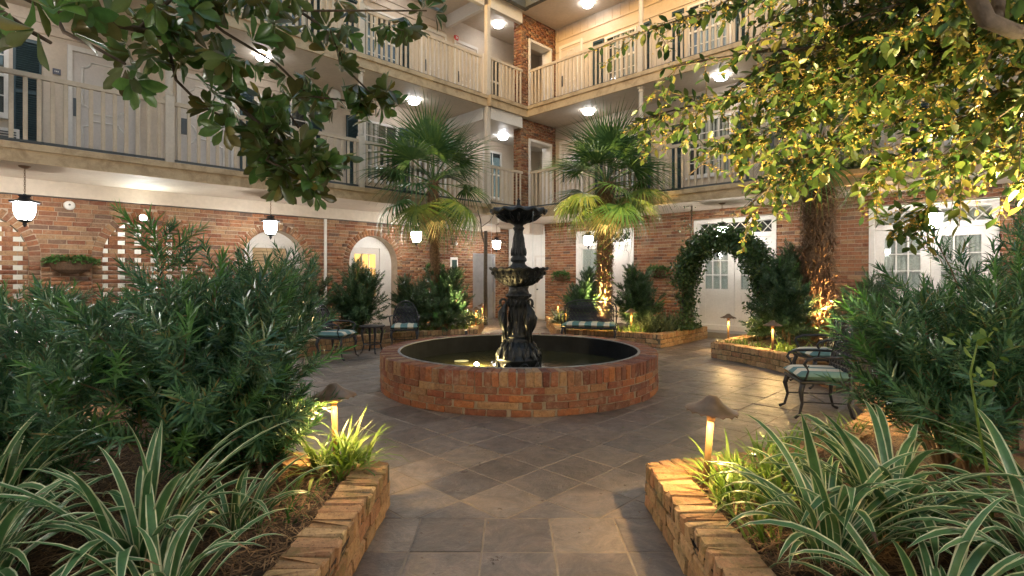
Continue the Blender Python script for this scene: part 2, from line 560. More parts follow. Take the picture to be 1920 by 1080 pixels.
# ================================================================ GROUND, PATIO
g = MB(); g.box(-70, 70, -70, 70, -0.3, -0.06)
tag(g.build('ground', M['earth'], recenter=False), None, None, kind='structure')
patio = MB(); patio.box(-16, 16, 0.2, 22, -0.058, -0.0035)
patio = patio.build('patio', M['grout'], recenter=False)
patio['kind'] = 'structure'

# planting beds: kerb outline as half planes (nx, ny, d) with nx*x+ny*y <= d, angle range round the fountain, inner radius
def clip_ray(th, planes, r0, r1):
    dx, dy = math.cos(th), math.sin(th)
    lo, hi = r0, r1
    for nx, ny, d in planes:
        a = nx * dx + ny * dy
        b_ = d - (nx * FC[0] + ny * FC[1])
        if abs(a) < 1e-9:
            if b_ < 0: return None
        elif a > 0: hi = min(hi, b_ / a)
        else: lo = max(lo, b_ / a)
    return (lo, hi) if hi > lo + 0.02 else None

def half(u=None, v=None, x=None, y=None, sgn=1):
    if u is not None: return (sgn * SA, sgn * CA, sgn * u)
    if v is not None: return (-sgn * CA, sgn * SA, sgn * v)
    if x is not None: return (sgn, 0, sgn * x)
    return (0, sgn, sgn * y)

BEDS = {
 'front_left': dict(th=(172, 262.5), r=4.14, pl=[half(x=-0.79), half(y=0.5, sgn=-1), half(v=11.4), half(x=-9.5, sgn=-1)]),
 'front_right': dict(th=(276.5, 342), r=4.10, pl=[half(x=0.865, sgn=-1), half(y=0.5, sgn=-1), half(u=11.6), half(x=9.5)]),
 'mid_right': dict(th=(-10, 31), r=4.10, pl=[half(v=4.17), half(u=12.3)]),
 'back_right': dict(th=(49, 78.5), r=4.45, pl=[half(v=5.45, sgn=-1), half(u=12.3), half(x=1.0, sgn=-1), half(y=15.6)]),
 'back_left': dict(th=(101, 160), r=4.45, pl=[half(x=-0.80), half(v=11.6), half(y=15.6), half(x=-9.5, sgn=-1)]),
}
def in_bed(x, y, margin=0.0):
    r = math.hypot(x - FC[0], y - FC[1]); th = math.degrees(math.atan2(y - FC[1], x - FC[0]))
    for b in BEDS.values():
        t0, t1 = b['th']
        for k in (-360, 0, 360):
            if t0 <= th + k <= t1 and r > b['r'] + margin and all(nx * x + ny * y <= d - margin for nx, ny, d in b['pl']): return True
    return False

# ---- tiles
def clip_poly(P, nx, ny, d):
    out = []
    for i in range(len(P)):
        a, b = P[i], P[(i + 1) % len(P)]
        fa, fb = nx * a[0] + ny * a[1] - d, nx * b[0] + ny * b[1] - d
        if fa <= 0: out.append(a)
        if fa * fb < 0:
            t = fa / (fa - fb); out.append((a[0] + t * (b[0] - a[0]), a[1] + t * (b[1] - a[1])))
    return out
PY = 3.26
tiles = []
G = 0.41; J = 0.0045
for i in range(-12, 40):
    for j in range(-40, 40):
        u0, v0 = 2.27 + G * i, 1.89 + G * j
        q = [UV(u0 + J, v0 + J), UV(u0 + G - J, v0 + J), UV(u0 + G - J, v0 + G - J), UV(u0 + J, v0 + G - J)]
        cx, cy = sum(p[0] for p in q) / 4, sum(p[1] for p in q) / 4
        if cy < 2.6 or u0 > 13.2 or v0 > 13.2 or abs(cx) > cy * 1.05 + 0.6: continue
        if all(in_bed(x, y, 0.16) for x, y in q): continue
        if math.hypot(cx - FC[0], cy - FC[1]) < 1.55: continue
        q = clip_poly(q, 0, -1, -PY - 0.004)
        if len(q) < 3: continue
        if abs(sum(q[k][0] * q[(k + 1) % len(q)][1] - q[(k + 1) % len(q)][0] * q[k][1] for k in range(len(q)))) < 0.004: continue
        tiles.append(q)
for i in range(-8, 8):
    for j in range(0, 8):
        x0, y1 = -0.165 + 0.396 * i, PY - 0.40 * j
        if x0 < -1.3 or x0 > 1.2 or y1 < 0.8: continue
        q = [(x0 + J, y1 - 0.40 + J), (x0 + 0.396 - J, y1 - 0.40 + J), (x0 + 0.396 - J, y1 - J), (x0 + J, y1 - J)]
        if all(in_bed(x, y, 0.16) for x, y in q): continue
        tiles.append(q)
def tscore(q):
    cx, cy = sum(p[0] for p in q) / len(q), sum(p[1] for p in q) / len(q)
    p = proj(cx, cy, 0)
    if p is None or not (-60 < p[0] < 1980 and p[1] < 1130): return -1
    if p[1] > 900 and (p[0] < 560 or p[0] > 1330): return 0.001
    r = math.hypot(cx - FC[0], cy - FC[1])
    if r < 1.9: return 0.0
    A = abs(sum(q[k][0] * q[(k + 1) % len(q)][1] - q[(k + 1) % len(q)][0] * q[k][1] for k in range(len(q)))) / 2
    return A / cy ** 3
tiles = [(tscore(q), q) for q in tiles]
tiles = sorted([t for t in tiles if t[0] >= 0], key=lambda t: -t[0])
def tile_mb(mb, q, cx=0, cy=0):
    h = rng.uniform(-0.0015, 0.0025); c = 0.004
    n = len(q); mx, my = sum(p[0] for p in q) / n, sum(p[1] for p in q) / n
    tx, ty = rng.uniform(-0.004, 0.004), rng.uniform(-0.004, 0.004)
    def zz(x, y): return h + tx * (x - mx) + ty * (y - my)
    vs = [(x - cx, y - cy, -0.03) for x, y in q] + [(x - cx, y - cy, zz(x, y) - 0.003) for x, y in q]
    ins = []
    for x, y in q:
        l = math.hypot(x - mx, y - my); f = max(0, 1 - c / max(l, 0.01) * 1.4)
        ins.append((mx + (x - mx) * f - cx, my + (y - my) * f - cy, zz(x, y)))
    vs += ins
    fs = [tuple(2 * n + k for k in range(n))]
    for k in range(n):
        a, b = k, (k + 1) % n
        fs += [(a, b, n + b, n + a), (n + a, n + b, 2 * n + b, 2 * n + a)]
    mb._add(vs, fs)
for s_, q in tiles[:300]:
    mb = MB(); cx, cy = sum(p[0] for p in q) / len(q), sum(p[1] for p in q) / len(q)
    tile_mb(mb, q, cx, cy)
    mb.build('tile', M['slate'], patio, loc=(cx, cy, 0))
mb = MB()
for s_, q in tiles[300:]: tile_mb(mb, q)
mb.build('small_tiles', M['slate'], patio, loc=(0, 0, 0), kind='stuff')

# ---- kerbs and soil
def brick_variants(lx, ly, lz, n, mat, name, c=0.006, jit=0.004):
    out = []
    for k in range(n):
        mb = MB(); mb.cbox(-lx / 2, lx / 2, -ly / 2, ly / 2, -lz / 2, lz / 2, c)
        mb.v = [(x + rng.uniform(-jit, jit), y + rng.uniform(-jit, jit), z + rng.uniform(-jit, jit)) for x, y, z in mb.v]
        me = bpy.data.meshes.new(name); me.from_pydata(mb.v, [], mb.f); me.materials.append(mat); me.update()
        out.append(me)
    return out
ROWLOCK = brick_variants(0.076, 0.215, 0.105, 9, M['pbrick'], 'brick', 0.010, 0.007)
STRETCH = brick_variants(0.205, 0.10, 0.077, 7, M['pbrick'], 'brick', 0.007, 0.005)
KH = 0.285
def kerb(root, pts, side):
    """pts outer line on the ground; side=+1 keeps the bed to the left of the direction"""
    P = [Vector((x, y, 0)) for x, y in pts]
    seg = [(P[i + 1] - P[i]).length for i in range(len(P) - 1)]
    tot = sum(seg)
    def at(d):
        for i, l in enumerate(seg):
            if d <= l or i == len(seg) - 1:
                t = (P[i + 1] - P[i]).normalized(); return P[i] + t * d, t
            d -= l
    def put(meshes, d, z, depth):
        p, t = at(d)
        nrm = Vector((-t.y, t.x, 0)) * side
        c = p + nrm * (depth / 2 + rng.uniform(-0.004, 0.004))
        q = proj(c.x, c.y, z)
        if q is None or not (-80 < q[0] < 2000 and q[1] < 1180): return
        o = mesh_obj('brick', rng.choice(meshes), root, (c.x - root.location.x, c.y - root.location.y, z + rng.uniform(-0.003, 0.003)),
                     (rng.uniform(-0.02, 0.02), rng.uniform(-0.02, 0.02), math.atan2(t.y, t.x) + (0 if rng.random() < 0.5 else math.pi) + rng.uniform(-0.02, 0.02)))
    d = 0.045
    while d < tot - 0.02:
        put(ROWLOCK, d, KH - 0.0525, 0.215); d += 0.0865
    for k, z in enumerate((0.042, 0.129)):
        d = 0.11 - 0.1 * k
        while d < tot + 0.02:
            put(STRETCH, min(max(d, 0.1), tot - 0.1), z, 0.10); d += 0.216
    mb = MB()
    n = max(2, int(tot / 0.25))
    for i in range(n):
        a, ta = at(tot * i / n); b, tb = at(tot * (i + 1) / n)
        na = Vector((-ta.y, ta.x, 0)) * side; nb = Vector((-tb.y, tb.x, 0)) * side
        q = [a + na * 0.014, b + nb * 0.014, b + nb * 0.19, a + na * 0.19]
        if side < 0: q = q[::-1]
        mb.prism([(p.x - root.location.x, p.y - root.location.y) for p in q], -0.03, KH - 0.012)
    mb.build('mortar_core', M['kmortar'], root, loc=(0, 0, 0))

def arc_pts(t0, t1, r, n=24):
    return [(FC[0] + r * math.cos(R(t0 + (t1 - t0) * k / n)), FC[1] + r * math.sin(R(t0 + (t1 - t0) * k / n))) for k in range(n + 1)]

def soil(root, b, z=0.215, n=60, m=22, amp=0.02):
    t0, t1 = b['th']
    rows = []
    for k in range(n + 1):
        th = R(t0 + (t1 - t0) * k / n)
        c = clip_ray(th, b['pl'], b['r'] + 0.15, 11)
        if c: rows.append((th, c))
    V, F = [], []
    for th, (lo, hi) in rows:
        for j in range(m + 1):
            r = lo + (hi - lo) * (j / m) ** 1.5
            V.append((FC[0] + r * math.cos(th) - root.location.x, FC[1] + r * math.sin(th) - root.location.y, z + rng.uniform(-amp, amp)))
    for i in range(len(rows) - 1):
        for j in range(m):
            a = i * (m + 1) + j
            F.append((a, a + 1, a + m + 2, a + m + 1))
    me = np_mesh('soil', V, [(np.array(F), 0)], M['mulch'], smooth=True)
    return mesh_obj('soil', me, root)

def bed(key, label, lines):
    b = BEDS[key]
    t = R(sum(b['th']) / 2)
    root = thing('planting_bed', label, 'planting bed', (FC[0] + (b['r'] + 0.8) * math.cos(t), FC[1] + (b['r'] + 0.8) * math.sin(t), 0), 0, 'raised brick planting beds')
    root['bedkey'] = key
    for pts, side in lines: kerb(root, pts, side)
    soil(root, b)
    return root
cl = lambda th, r: (FC[0] + r * math.cos(R(th)), FC[1] + r * math.sin(R(th)))
xl, yl = -0.79, FC[1] - math.sqrt(4.14 ** 2 - (0.79 + FC[0]) ** 2)
th_l = math.degrees(math.atan2(yl - FC[1], xl - FC[0])) % 360
xr, yr = 0.865, FC[1] - math.sqrt(4.10 ** 2 - (0.865 - FC[0]) ** 2)
th_r = math.degrees(math.atan2(yr - FC[1], xr - FC[0])) % 360
BED_FL = bed('front_left', 'brick edged bed left of the tiled path, holding the biggest feathery shrub and striped leaves', [([(xl, 0.9), (xl, yl)], 1), (arc_pts(th_l, 190, 4.14), 1)])
BED_FR = bed('front_right', 'brick edged bed right of the tiled path with arching striped leaf plants', [([(xr, 0.9), (xr, yr)], -1), (arc_pts(th_r, 341, 4.10), -1)])
u0_, v0_ = 9.33, 4.17
c31 = cl(31, 4.10)
BED_MR = bed('mid_right', 'brick edged bed behind the two right hand chairs with a thick palm in it', [(arc_pts(-10, 31, 4.10, 20), -1), ([c31, UV(12.2, 4.17)], -1)])
c49 = (FC[0] + 4.45 * math.cos(R(48.5)), FC[1] + 4.45 * math.sin(R(48.5)))
BED_BR = bed('back_right', 'brick edged bed behind the striped bench, between it and the right wing', [([UV(12.2, 5.45), c49], -1), (arc_pts(48.5, 78.3, 4.45, 20), -1), ([cl(78.3, 4.45), (1.0, 15.4)], -1)])
BED_BL = bed('back_left', 'brick edged bed behind the cast chairs and side table by the arched wall', [([(-0.80, 15.4), cl(101.3, 4.45)], -1), (arc_pts(101.3, 159, 4.45, 30), -1)])

# ================================================================ THE TWO WINGS
class Wall:
    """maps (s along the wall, o out of the wall towards the court, z)"""
    def __init__(s, side, at): s.side, s.at = side, at
    def p(s, a, o, z): return (a, s.at - o, z) if s.side == 'L' else (s.at - o, a, z)
    def box(s, mb, a0, a1, o0, o1, z0, z1):
        x = s.p(a0, o0, z0); y = s.p(a1, o1, z1)
        mb.box(x[0], y[0], x[1], y[1], z0, z1); return mb
    def tube(s, mb, pts, r, n=6): mb.tube([s.p(*q) for q in pts], r, n); return mb

LW = bthing('left_wing', 'cream three storey wing on the left with brick arches and two long balconies', 'building', 4.0, 12.3)
boff(LW, 4.0, 12.3)
RW = bthing('right_wing', 'cream three storey wing on the right with red brick ground floor and white french doors', 'building', 13.0, 4.0)
boff(RW, 13.0, 4.0)

UNIT = []
for k in range(5):
    mb = MB(); mb.box(-0.5, 0.5, -0.5, 0.5, -0.5, 0.5)
    me = bpy.data.meshes.new('brick')
    me.from_pydata([(x + rng.uniform(-0.012, 0.012), y, z + rng.uniform(-0.035, 0.035)) for x, y, z in mb.v], [], mb.f)
    me.materials.append(M['brick']); me.update(); UNIT.append(me)
CO = 0.0825
def fill_bricks(s0, s1, z0, z1, blocked, joint=0.011, L=0.247):
    out, mort = [], []
    nz = int(round((z1 - z0) / CO))
    for k in range(nz):
        za, zb = z0 + (z1 - z0) * k / nz, z0 + (z1 - z0) * (k + 1) / nz
        free = [(s0, s1)]
        for a, b in blocked((za + zb) / 2):
            nf = []
            for x, y in free:
                if b <= x or a >= y: nf.append((x, y)); continue
                if a > x: nf.append((x, a))
                if b < y: nf.append((b, y))
            free = nf
        for x, y in free:
            if y - x < 0.03: continue
            mort.append((x, y, za, zb))
            p = x - (L + joint) * (0.5 if k % 2 else 0) - ((x * 7.3) % (L + joint)) * 0
            while p < y:
                a, b = max(x, p), min(y, p + L)
                if b - a > 0.03: out.append(((a + b) / 2, (za + zb) / 2, b - a, zb - za - joint))
                p += L + joint
    return out, mort
def place_bricks(wall, part, bricks, hidden, quota=300, proud=0.01):
    """bricks (s, z, len, h, angle, depth); those that show largest become objects"""
    sc = []
    for b in bricks:
        x, y, z = wall.p(b[0], 0, b[1]); wx, wy = UV(x, y)
        p = proj(wx, wy, z)
        if p is None or not (-30 < p[0] < 1950): continue
        k = b[2] * b[3] / wy ** 2
        if hidden(p[0], p[1]): k *= 0.01
        sc.append((k, b))
    sc.sort(key=lambda t: -t[0])
    for k, b in sc[:quota]:
        c = wall.p(b[0], proud - b[5] / 2 + rng.uniform(-0.002, 0.003), b[1])
        off = OFF[part.name]
        o = mesh_obj('brick', rng.choice(UNIT), part, (c[0] - off[0], c[1] - off[1], c[2] - off[2]))
        if wall.side == 'L': o.scale = (b[2], b[5], b[3]); o.rotation_euler = (0, b[4], 0)
        else: o.scale = (b[5], b[2], b[3])
    rest = sc[quota:]
    if rest:
        tv = np.array([(x, y, z) for z in (-.5, .5) for x, y in ((-.5, -.5), (.5, -.5), (.5, .5), (-.5, .5))])
        tf = [(np.array([(0, 3, 2, 1), (4, 5, 6, 7), (0, 1, 5, 4), (1, 2, 6, 5), (2, 3, 7, 6), (3, 0, 4, 7)]), 0)]
        Ms, Ts = [], []
        for k, b in rest:
            c = wall.p(b[0], proud - b[5] / 2 + rng.uniform(-0.002, 0.003), b[1]); Ts.append(c)
            sc_ = np.diag((b[2], b[5], b[3]) if wall.side == 'L' else (b[5], b[2], b[3]))
            ca, sa = math.cos(b[4]), math.sin(b[4])
            Ms.append(np.array([[ca, 0, sa], [0, 1, 0], [-sa, 0, ca]]) @ sc_)
        V, F = scatter(tv, tf, np.array(Ms), np.array(Ts) - np.array(OFF[part.name]))
        mesh_obj('far_bricks', np_mesh('far_bricks', V, F, M['brick']), part, kind='stuff')

# ---- left ground floor: arches
WL = Wall('L', 12.3)
ARCH = [(-0.05, 0.72, 1.83), (2.43, 0.74, 1.85), (4.83, 0.70, 1.82), (7.38, 0.71, 1.82)]
RING = 0.16
def blk_left(z):
    out = []
    for c, r, sp in ARCH:
        ro = r + RING + 0.005
        if z < sp: out.append((c - ro, c + ro))
        elif z < sp + ro: w = math.sqrt(ro * ro - (z - sp) ** 2); out.append((c - w, c + w))
    return out
TOPL = 2.87
br, mort = fill_bricks(-1.6, 9.93, 0.0, TOPL, blk_left)
mb = MB()
for x, y, za, zb in mort: WL.box(mb, x, y, -0.30, -0.004, za, zb)
for c, r, sp in ARCH:
    n = 20
    for k in range(n):   # mortar ring behind the voussoirs
        a0, a1 = math.pi * k / n, math.pi * (k + 1) / n
        q = [(c + rr * math.cos(a), sp + rr * math.sin(a)) for rr, a in ((r + 0.004, a0), (r + RING + 0.06, a0), (r + RING + 0.06, a1), (r + 0.004, a1))]
        mb._add([WL.p(x, -0.006, z) for x, z in q] + [WL.p(x, -0.30, z) for x, z in q], [(0, 1, 2, 3), (7, 6, 5, 4), (0, 4, 5, 1), (1, 5, 6, 2), (2, 6, 7, 3), (3, 7, 4, 0)])
    for sg in (-1, 1): WL.box(mb, c + sg * (r + 0.004), c + sg * (r + RING + 0.006), -0.30, -0.005, 0, sp)
BWL = mb.build('brick_wall', M['mortar'], LW)
allb = [(s, z, l, h, 0.0, 0.06) for s, z, l, h in br]
for c, r, sp in ARCH:
    n = int(math.pi * (r + RING / 2) / 0.087)
    for k in range(n):
        a = math.pi * (k + 0.5) / n
        allb.append((c + (r + RING / 2) * math.cos(a), sp + (r + RING / 2) * math.sin(a), RING - 0.01, 0.074, -a, 0.27))
    for sg in (-1, 1):
        for k in range(int(sp / CO)):
            allb.append((c + sg * (r + RING / 2), (k + 0.5) * sp / int(sp / CO), RING - 0.01 if k % 2 else RING - 0.015, 0.072, 0.0, 0.27))
# pierced brickwork in two arches
for c, r, sp in ARCH[:2]:
    k = 0; z = 0.9
    while z < sp + r:
        w = r if z < sp else math.sqrt(max(0, r * r - (z - sp) ** 2))
        if w > 0.06:
            if k % 2 == 0:
                p = c - w
                while p < c + w - 0.02:
                    q = min(p + 0.26, c + w); allb.append(((p + q) / 2, z, q - p - 0.008, 0.075, 0.0, 0.10)); p += 0.26
            else:
                p = c - 0.13 - 0.26 * 4
                while p < c + w:
                    a, b = max(c - w, p), min(c + w, p + 0.135)
                    if b - a > 0.03: allb.append(((a + b) / 2, z, b - a, 0.078, 0.0, 0.10))
                    p += 0.26
        z += 0.081; k += 1
hid_l = lambda x, y: y > 500 or (80 < x < 640 and y > 490)
place_bricks(WL, BWL, allb, hid_l)
# recessed return beyond the arches, with the lift
WE = Wall('L', 13.3)
br2, mort2 = fill_bricks(9.93, 13.4, 0.0, 3.12, lambda z: [(11.72, 12.72)] if z < 2.2 else [])
mb = MB()
for x, y, za, zb in mort2: WE.box(mb, x, y, -0.2, -0.004, za, zb)
mb.box(9.60, 9.926, 12.61, 13.5, 0, 3.12)
BW2 = mb.build('brick_wall', M['mortar'], LW)
place_bricks(WE, BW2, [(s, z, l, h, 0.0, 0.05) for s, z, l, h in br2], lambda x, y: y > 620, quota=0)
lift = WE.box(MB(), 11.72, 12.72, -0.12, -0.10, 0, 2.2)
WE.box(lift, 11.70, 11.74, -0.1, 0.015, 0, 2.24); WE.box(lift, 12.70, 12.74, -0.1, 0.015, 0, 2.24); WE.box(lift, 11.70, 12.74, -0.1, 0.015, 2.20, 2.24)
lift = lift.build('lift_frame', M['steel'], LW)
for a, b in ((11.75, 12.18), (12.185, 12.69)): WE.box(MB(), a, b, -0.09, -0.06, 0, 2.19).build('lift_door', M['steel'], lift)

# plaster band above the left bricks, soffits
mb = MB()
mb.box(-7, 9.95, 12.22, 12.62, TOPL + 0.015, 3.15)
mb.build('plaster_band', M['soffit'], LW)
WL.box(MB(), -7, 9.95, 0.0, 0.012, TOPL - 0.004, TOPL + 0.012).build('dark_joint', M['black_metal'], LW)
WL.box(MB(), 5.99, 6.05, 0.0, 0.05, 0, TOPL).build('conduit', M['trim'], LW)
mb = MB(); mb.box(9.95, 10.25, 10.6, 13.28, 2.92, 3.15); mb.box(10.25, 12.7, 13.0, 13.28, 2.98, 3.15)
mb.build('soffit_beam', M['soffit'], LW)
mb = MB(); mb.box(12.3, 12.95, 11.26, 11.6, 2.82, 3.15); mb.build('soffit_beam', M['soffit'], RW)

# fillings of the arches
mb = MB()
for c, r, sp in ARCH[:2]:
    mb.box(c - 1.1, c + 1.1, 14.4, 14.45, 0, 2.9); mb.box(c - 1.15, c - 1.1, 12.62, 14.4, 0, 2.9); mb.box(c + 1.1, c + 1.15, 12.62, 14.4, 0, 2.9); mb.box(c - 1.15, c + 1.15, 12.62, 14.45, 2.9, 2.95)
room = mb.build('store_room', M['trim'], LW)
for c, r, sp in ARCH[:2]:
    MB().box(c - 0.25, c + 0.25, 13.3, 13.8, 2.84, 2.89).build('room_lamp', emit('room lamp glow', (0.95, 1.0, 0.93), L_ROOM), room)
c, r, sp = ARCH[2]
mb = MB(); WL.box(mb, c - r - 0.1, c + r + 0.1, -0.34, -0.30, 0, 2.62)
pan = mb.build('arch_panel', M['trim'], LW)
mb = MB()
for a in (4.36, 5.19): WL.box(mb, a, a + 0.07, -0.30, -0.26, 0.9, 2.15)
WL.box(mb, 4.36, 5.26, -0.30, -0.26, 2.13, 2.20); WL.box(mb, c - r, c + r, -0.30, -0.27, 2.22, 2.27)
mb.build('vent_frame', M['trim'], pan)
mb = MB(); WL.box(mb, 4.43, 5.19, -0.295, -0.29, 0.9, 2.13)
for k in range(17):
    z = 0.93 + k * 0.07
    mb._add([WL.p(4.43, -0.285, z + 0.05), WL.p(5.19, -0.285, z + 0.05), WL.p(5.19, -0.25, z), WL.p(4.43, -0.25, z), WL.p(4.43, -0.285, z + 0.038), WL.p(5.19, -0.285, z + 0.038)], [(0, 1, 2, 3), (3, 2, 5, 4)])
mb.build('vent_louvre', simple('tan louvre', (0.42, 0.30, 0.16), 0.5), pan, kind='stuff')
c, r, sp = ARCH[3]
mb = MB(); WL.box(mb, c - r - 0.1, c + r + 0.1, -0.34, -0.30, 0, 2.62)
pan = mb.build('arch_panel', M['trim'], LW)
mb = MB()
for a in (6.79, 7.70): WL.box(mb, a, a + 0.07, -0.30, -0.24, 0, 2.26)
WL.box(mb, 6.79, 7.77, -0.30, -0.235, 2.22, 2.30)
mb.build('door_frame', M['trim'], pan)
dr = WL.box(MB(), 6.86, 7.70, -0.30, -0.27, 0.05, 2.22).build('door', M['door'], LW)
WL.box(MB(), 6.96, 7.58, -0.275, -0.265, 0.95, 2.06).build('lit_pane', M['amber'], dr)
mb = MB()
for a in (7.165, 7.375): WL.box(mb, a - 0.012, a + 0.012, -0.27, -0.25, 0.95, 2.06)
for z in (1.3, 1.68): WL.box(mb, 6.96, 7.58, -0.27, -0.252, z - 0.01, z + 0.01)
mb.build('glazing_bar', M['door'], dr)

# ---- right ground floor
WR = Wall('R', 13.0)
FR = dict(A=(7.93, 9.95, 2.83), B=(4.17, 6.16, 2.90), C=(0.38, 2.37, 2.88))
def blk_right(z): return [(a, b) for a, b, h in FR.values() if z < h]
br, mort = fill_bricks(-1.2, 11.22, 0.0, 2.92, blk_right)
mb = MB()
for x, y, za, zb in mort: WR.box(mb, x, y, -0.25, -0.004, za, zb)
WR.box(mb, -7, 11.22, -0.25, 0.02, 2.92, 3.15)
BWR = mb.build('brick_wall', M['mortar'], RW)
br3, _ = fill_bricks(-1.2, 11.22, 2.925, 3.15, lambda z: [])
allb = [(s, z, l, h, 0.0, 0.05) for s, z, l, h in br] + [(s, z, l, h, 0.0, 0.001) for s, z, l, h in []]
hid_r = lambda x, y: (1500 < x < 1570) or y > 610 or (y > 540 and x < 1320) or (x > 1460 and y > 520) or (1290 < x < 1450) or (x > 1480 and y < 400)
place_bricks(WR, BWR, allb, hid_r)
# the proud band course at the top
OFFp = OFF[BWR.name]
V = []; tv = np.array([(x, y, z) for z in (-.5, .5) for x, y in ((-.5, -.5), (.5, -.5), (.5, .5), (-.5, .5))])
tf = [(np.array([(0, 3, 2, 1), (4, 5, 6, 7), (0, 1, 5, 4), (1, 2, 6, 5), (2, 3, 7, 6), (3, 0, 4, 7)]), 0)]
V, F = scatter(tv, tf, np.array([np.diag((0.05, l, h)) for s, z, l, h in br3]), np.array([WR.p(s, 0.008, z) for s, z, l, h in br3]) - np.array(OFFp))
mesh_obj('band_course', np_mesh('band_course', V, F, M['brick']), BWR, kind='stuff')

def moulding(wall, mb, a0, a1, z0, z1, o, r=0.011, scal=0.06, top=True):
    """door panel moulding with scooped corners"""
    pts = []
    def corner(cx, cz, t0):
        for k in range(5):
            t = t0 - (math.pi / 2) * k / 4
            pts.append((cx + scal * math.cos(t), o, cz + scal * math.sin(t)))
    corner(a0, z0, math.pi / 2); pts.append((a1 - scal * 1.3, o, z0)) if False else None
    corner(a1, z0, math.pi); corner(a1, z1, -math.pi / 2); corner(a0, z1, 0)
    pts.append(pts[0])
    wall.tube(mb, pts, r, 5); return mb

def curtain(wall, parent, a0, a1, z0, z1, o, mat):
    n = max(10, int((a1 - a0) / 0.018)); V = []
    ph = rng.uniform(0, 6)
    for k in range(n + 1):
        a = a0 + (a1 - a0) * k / n
        w = 0.012 * math.sin(a * 62 + ph + 1.2 * math.sin(a * 17))
        V += [wall.p(a, o + w, z0), wall.p(a, o + w, z1)]
    mb = MB(); mb._add(V, [(2 * k, 2 * k + 2, 2 * k + 3, 2 * k + 1) for k in range(n)])
    return mb.build('curtain', mat, parent, smooth=True)
M['curtain'] = leaf_material('sheer curtain', [(0, (0.50, 0.47, 0.42)), (1, (0.50, 0.47, 0.42))], 0.9, 0.35)

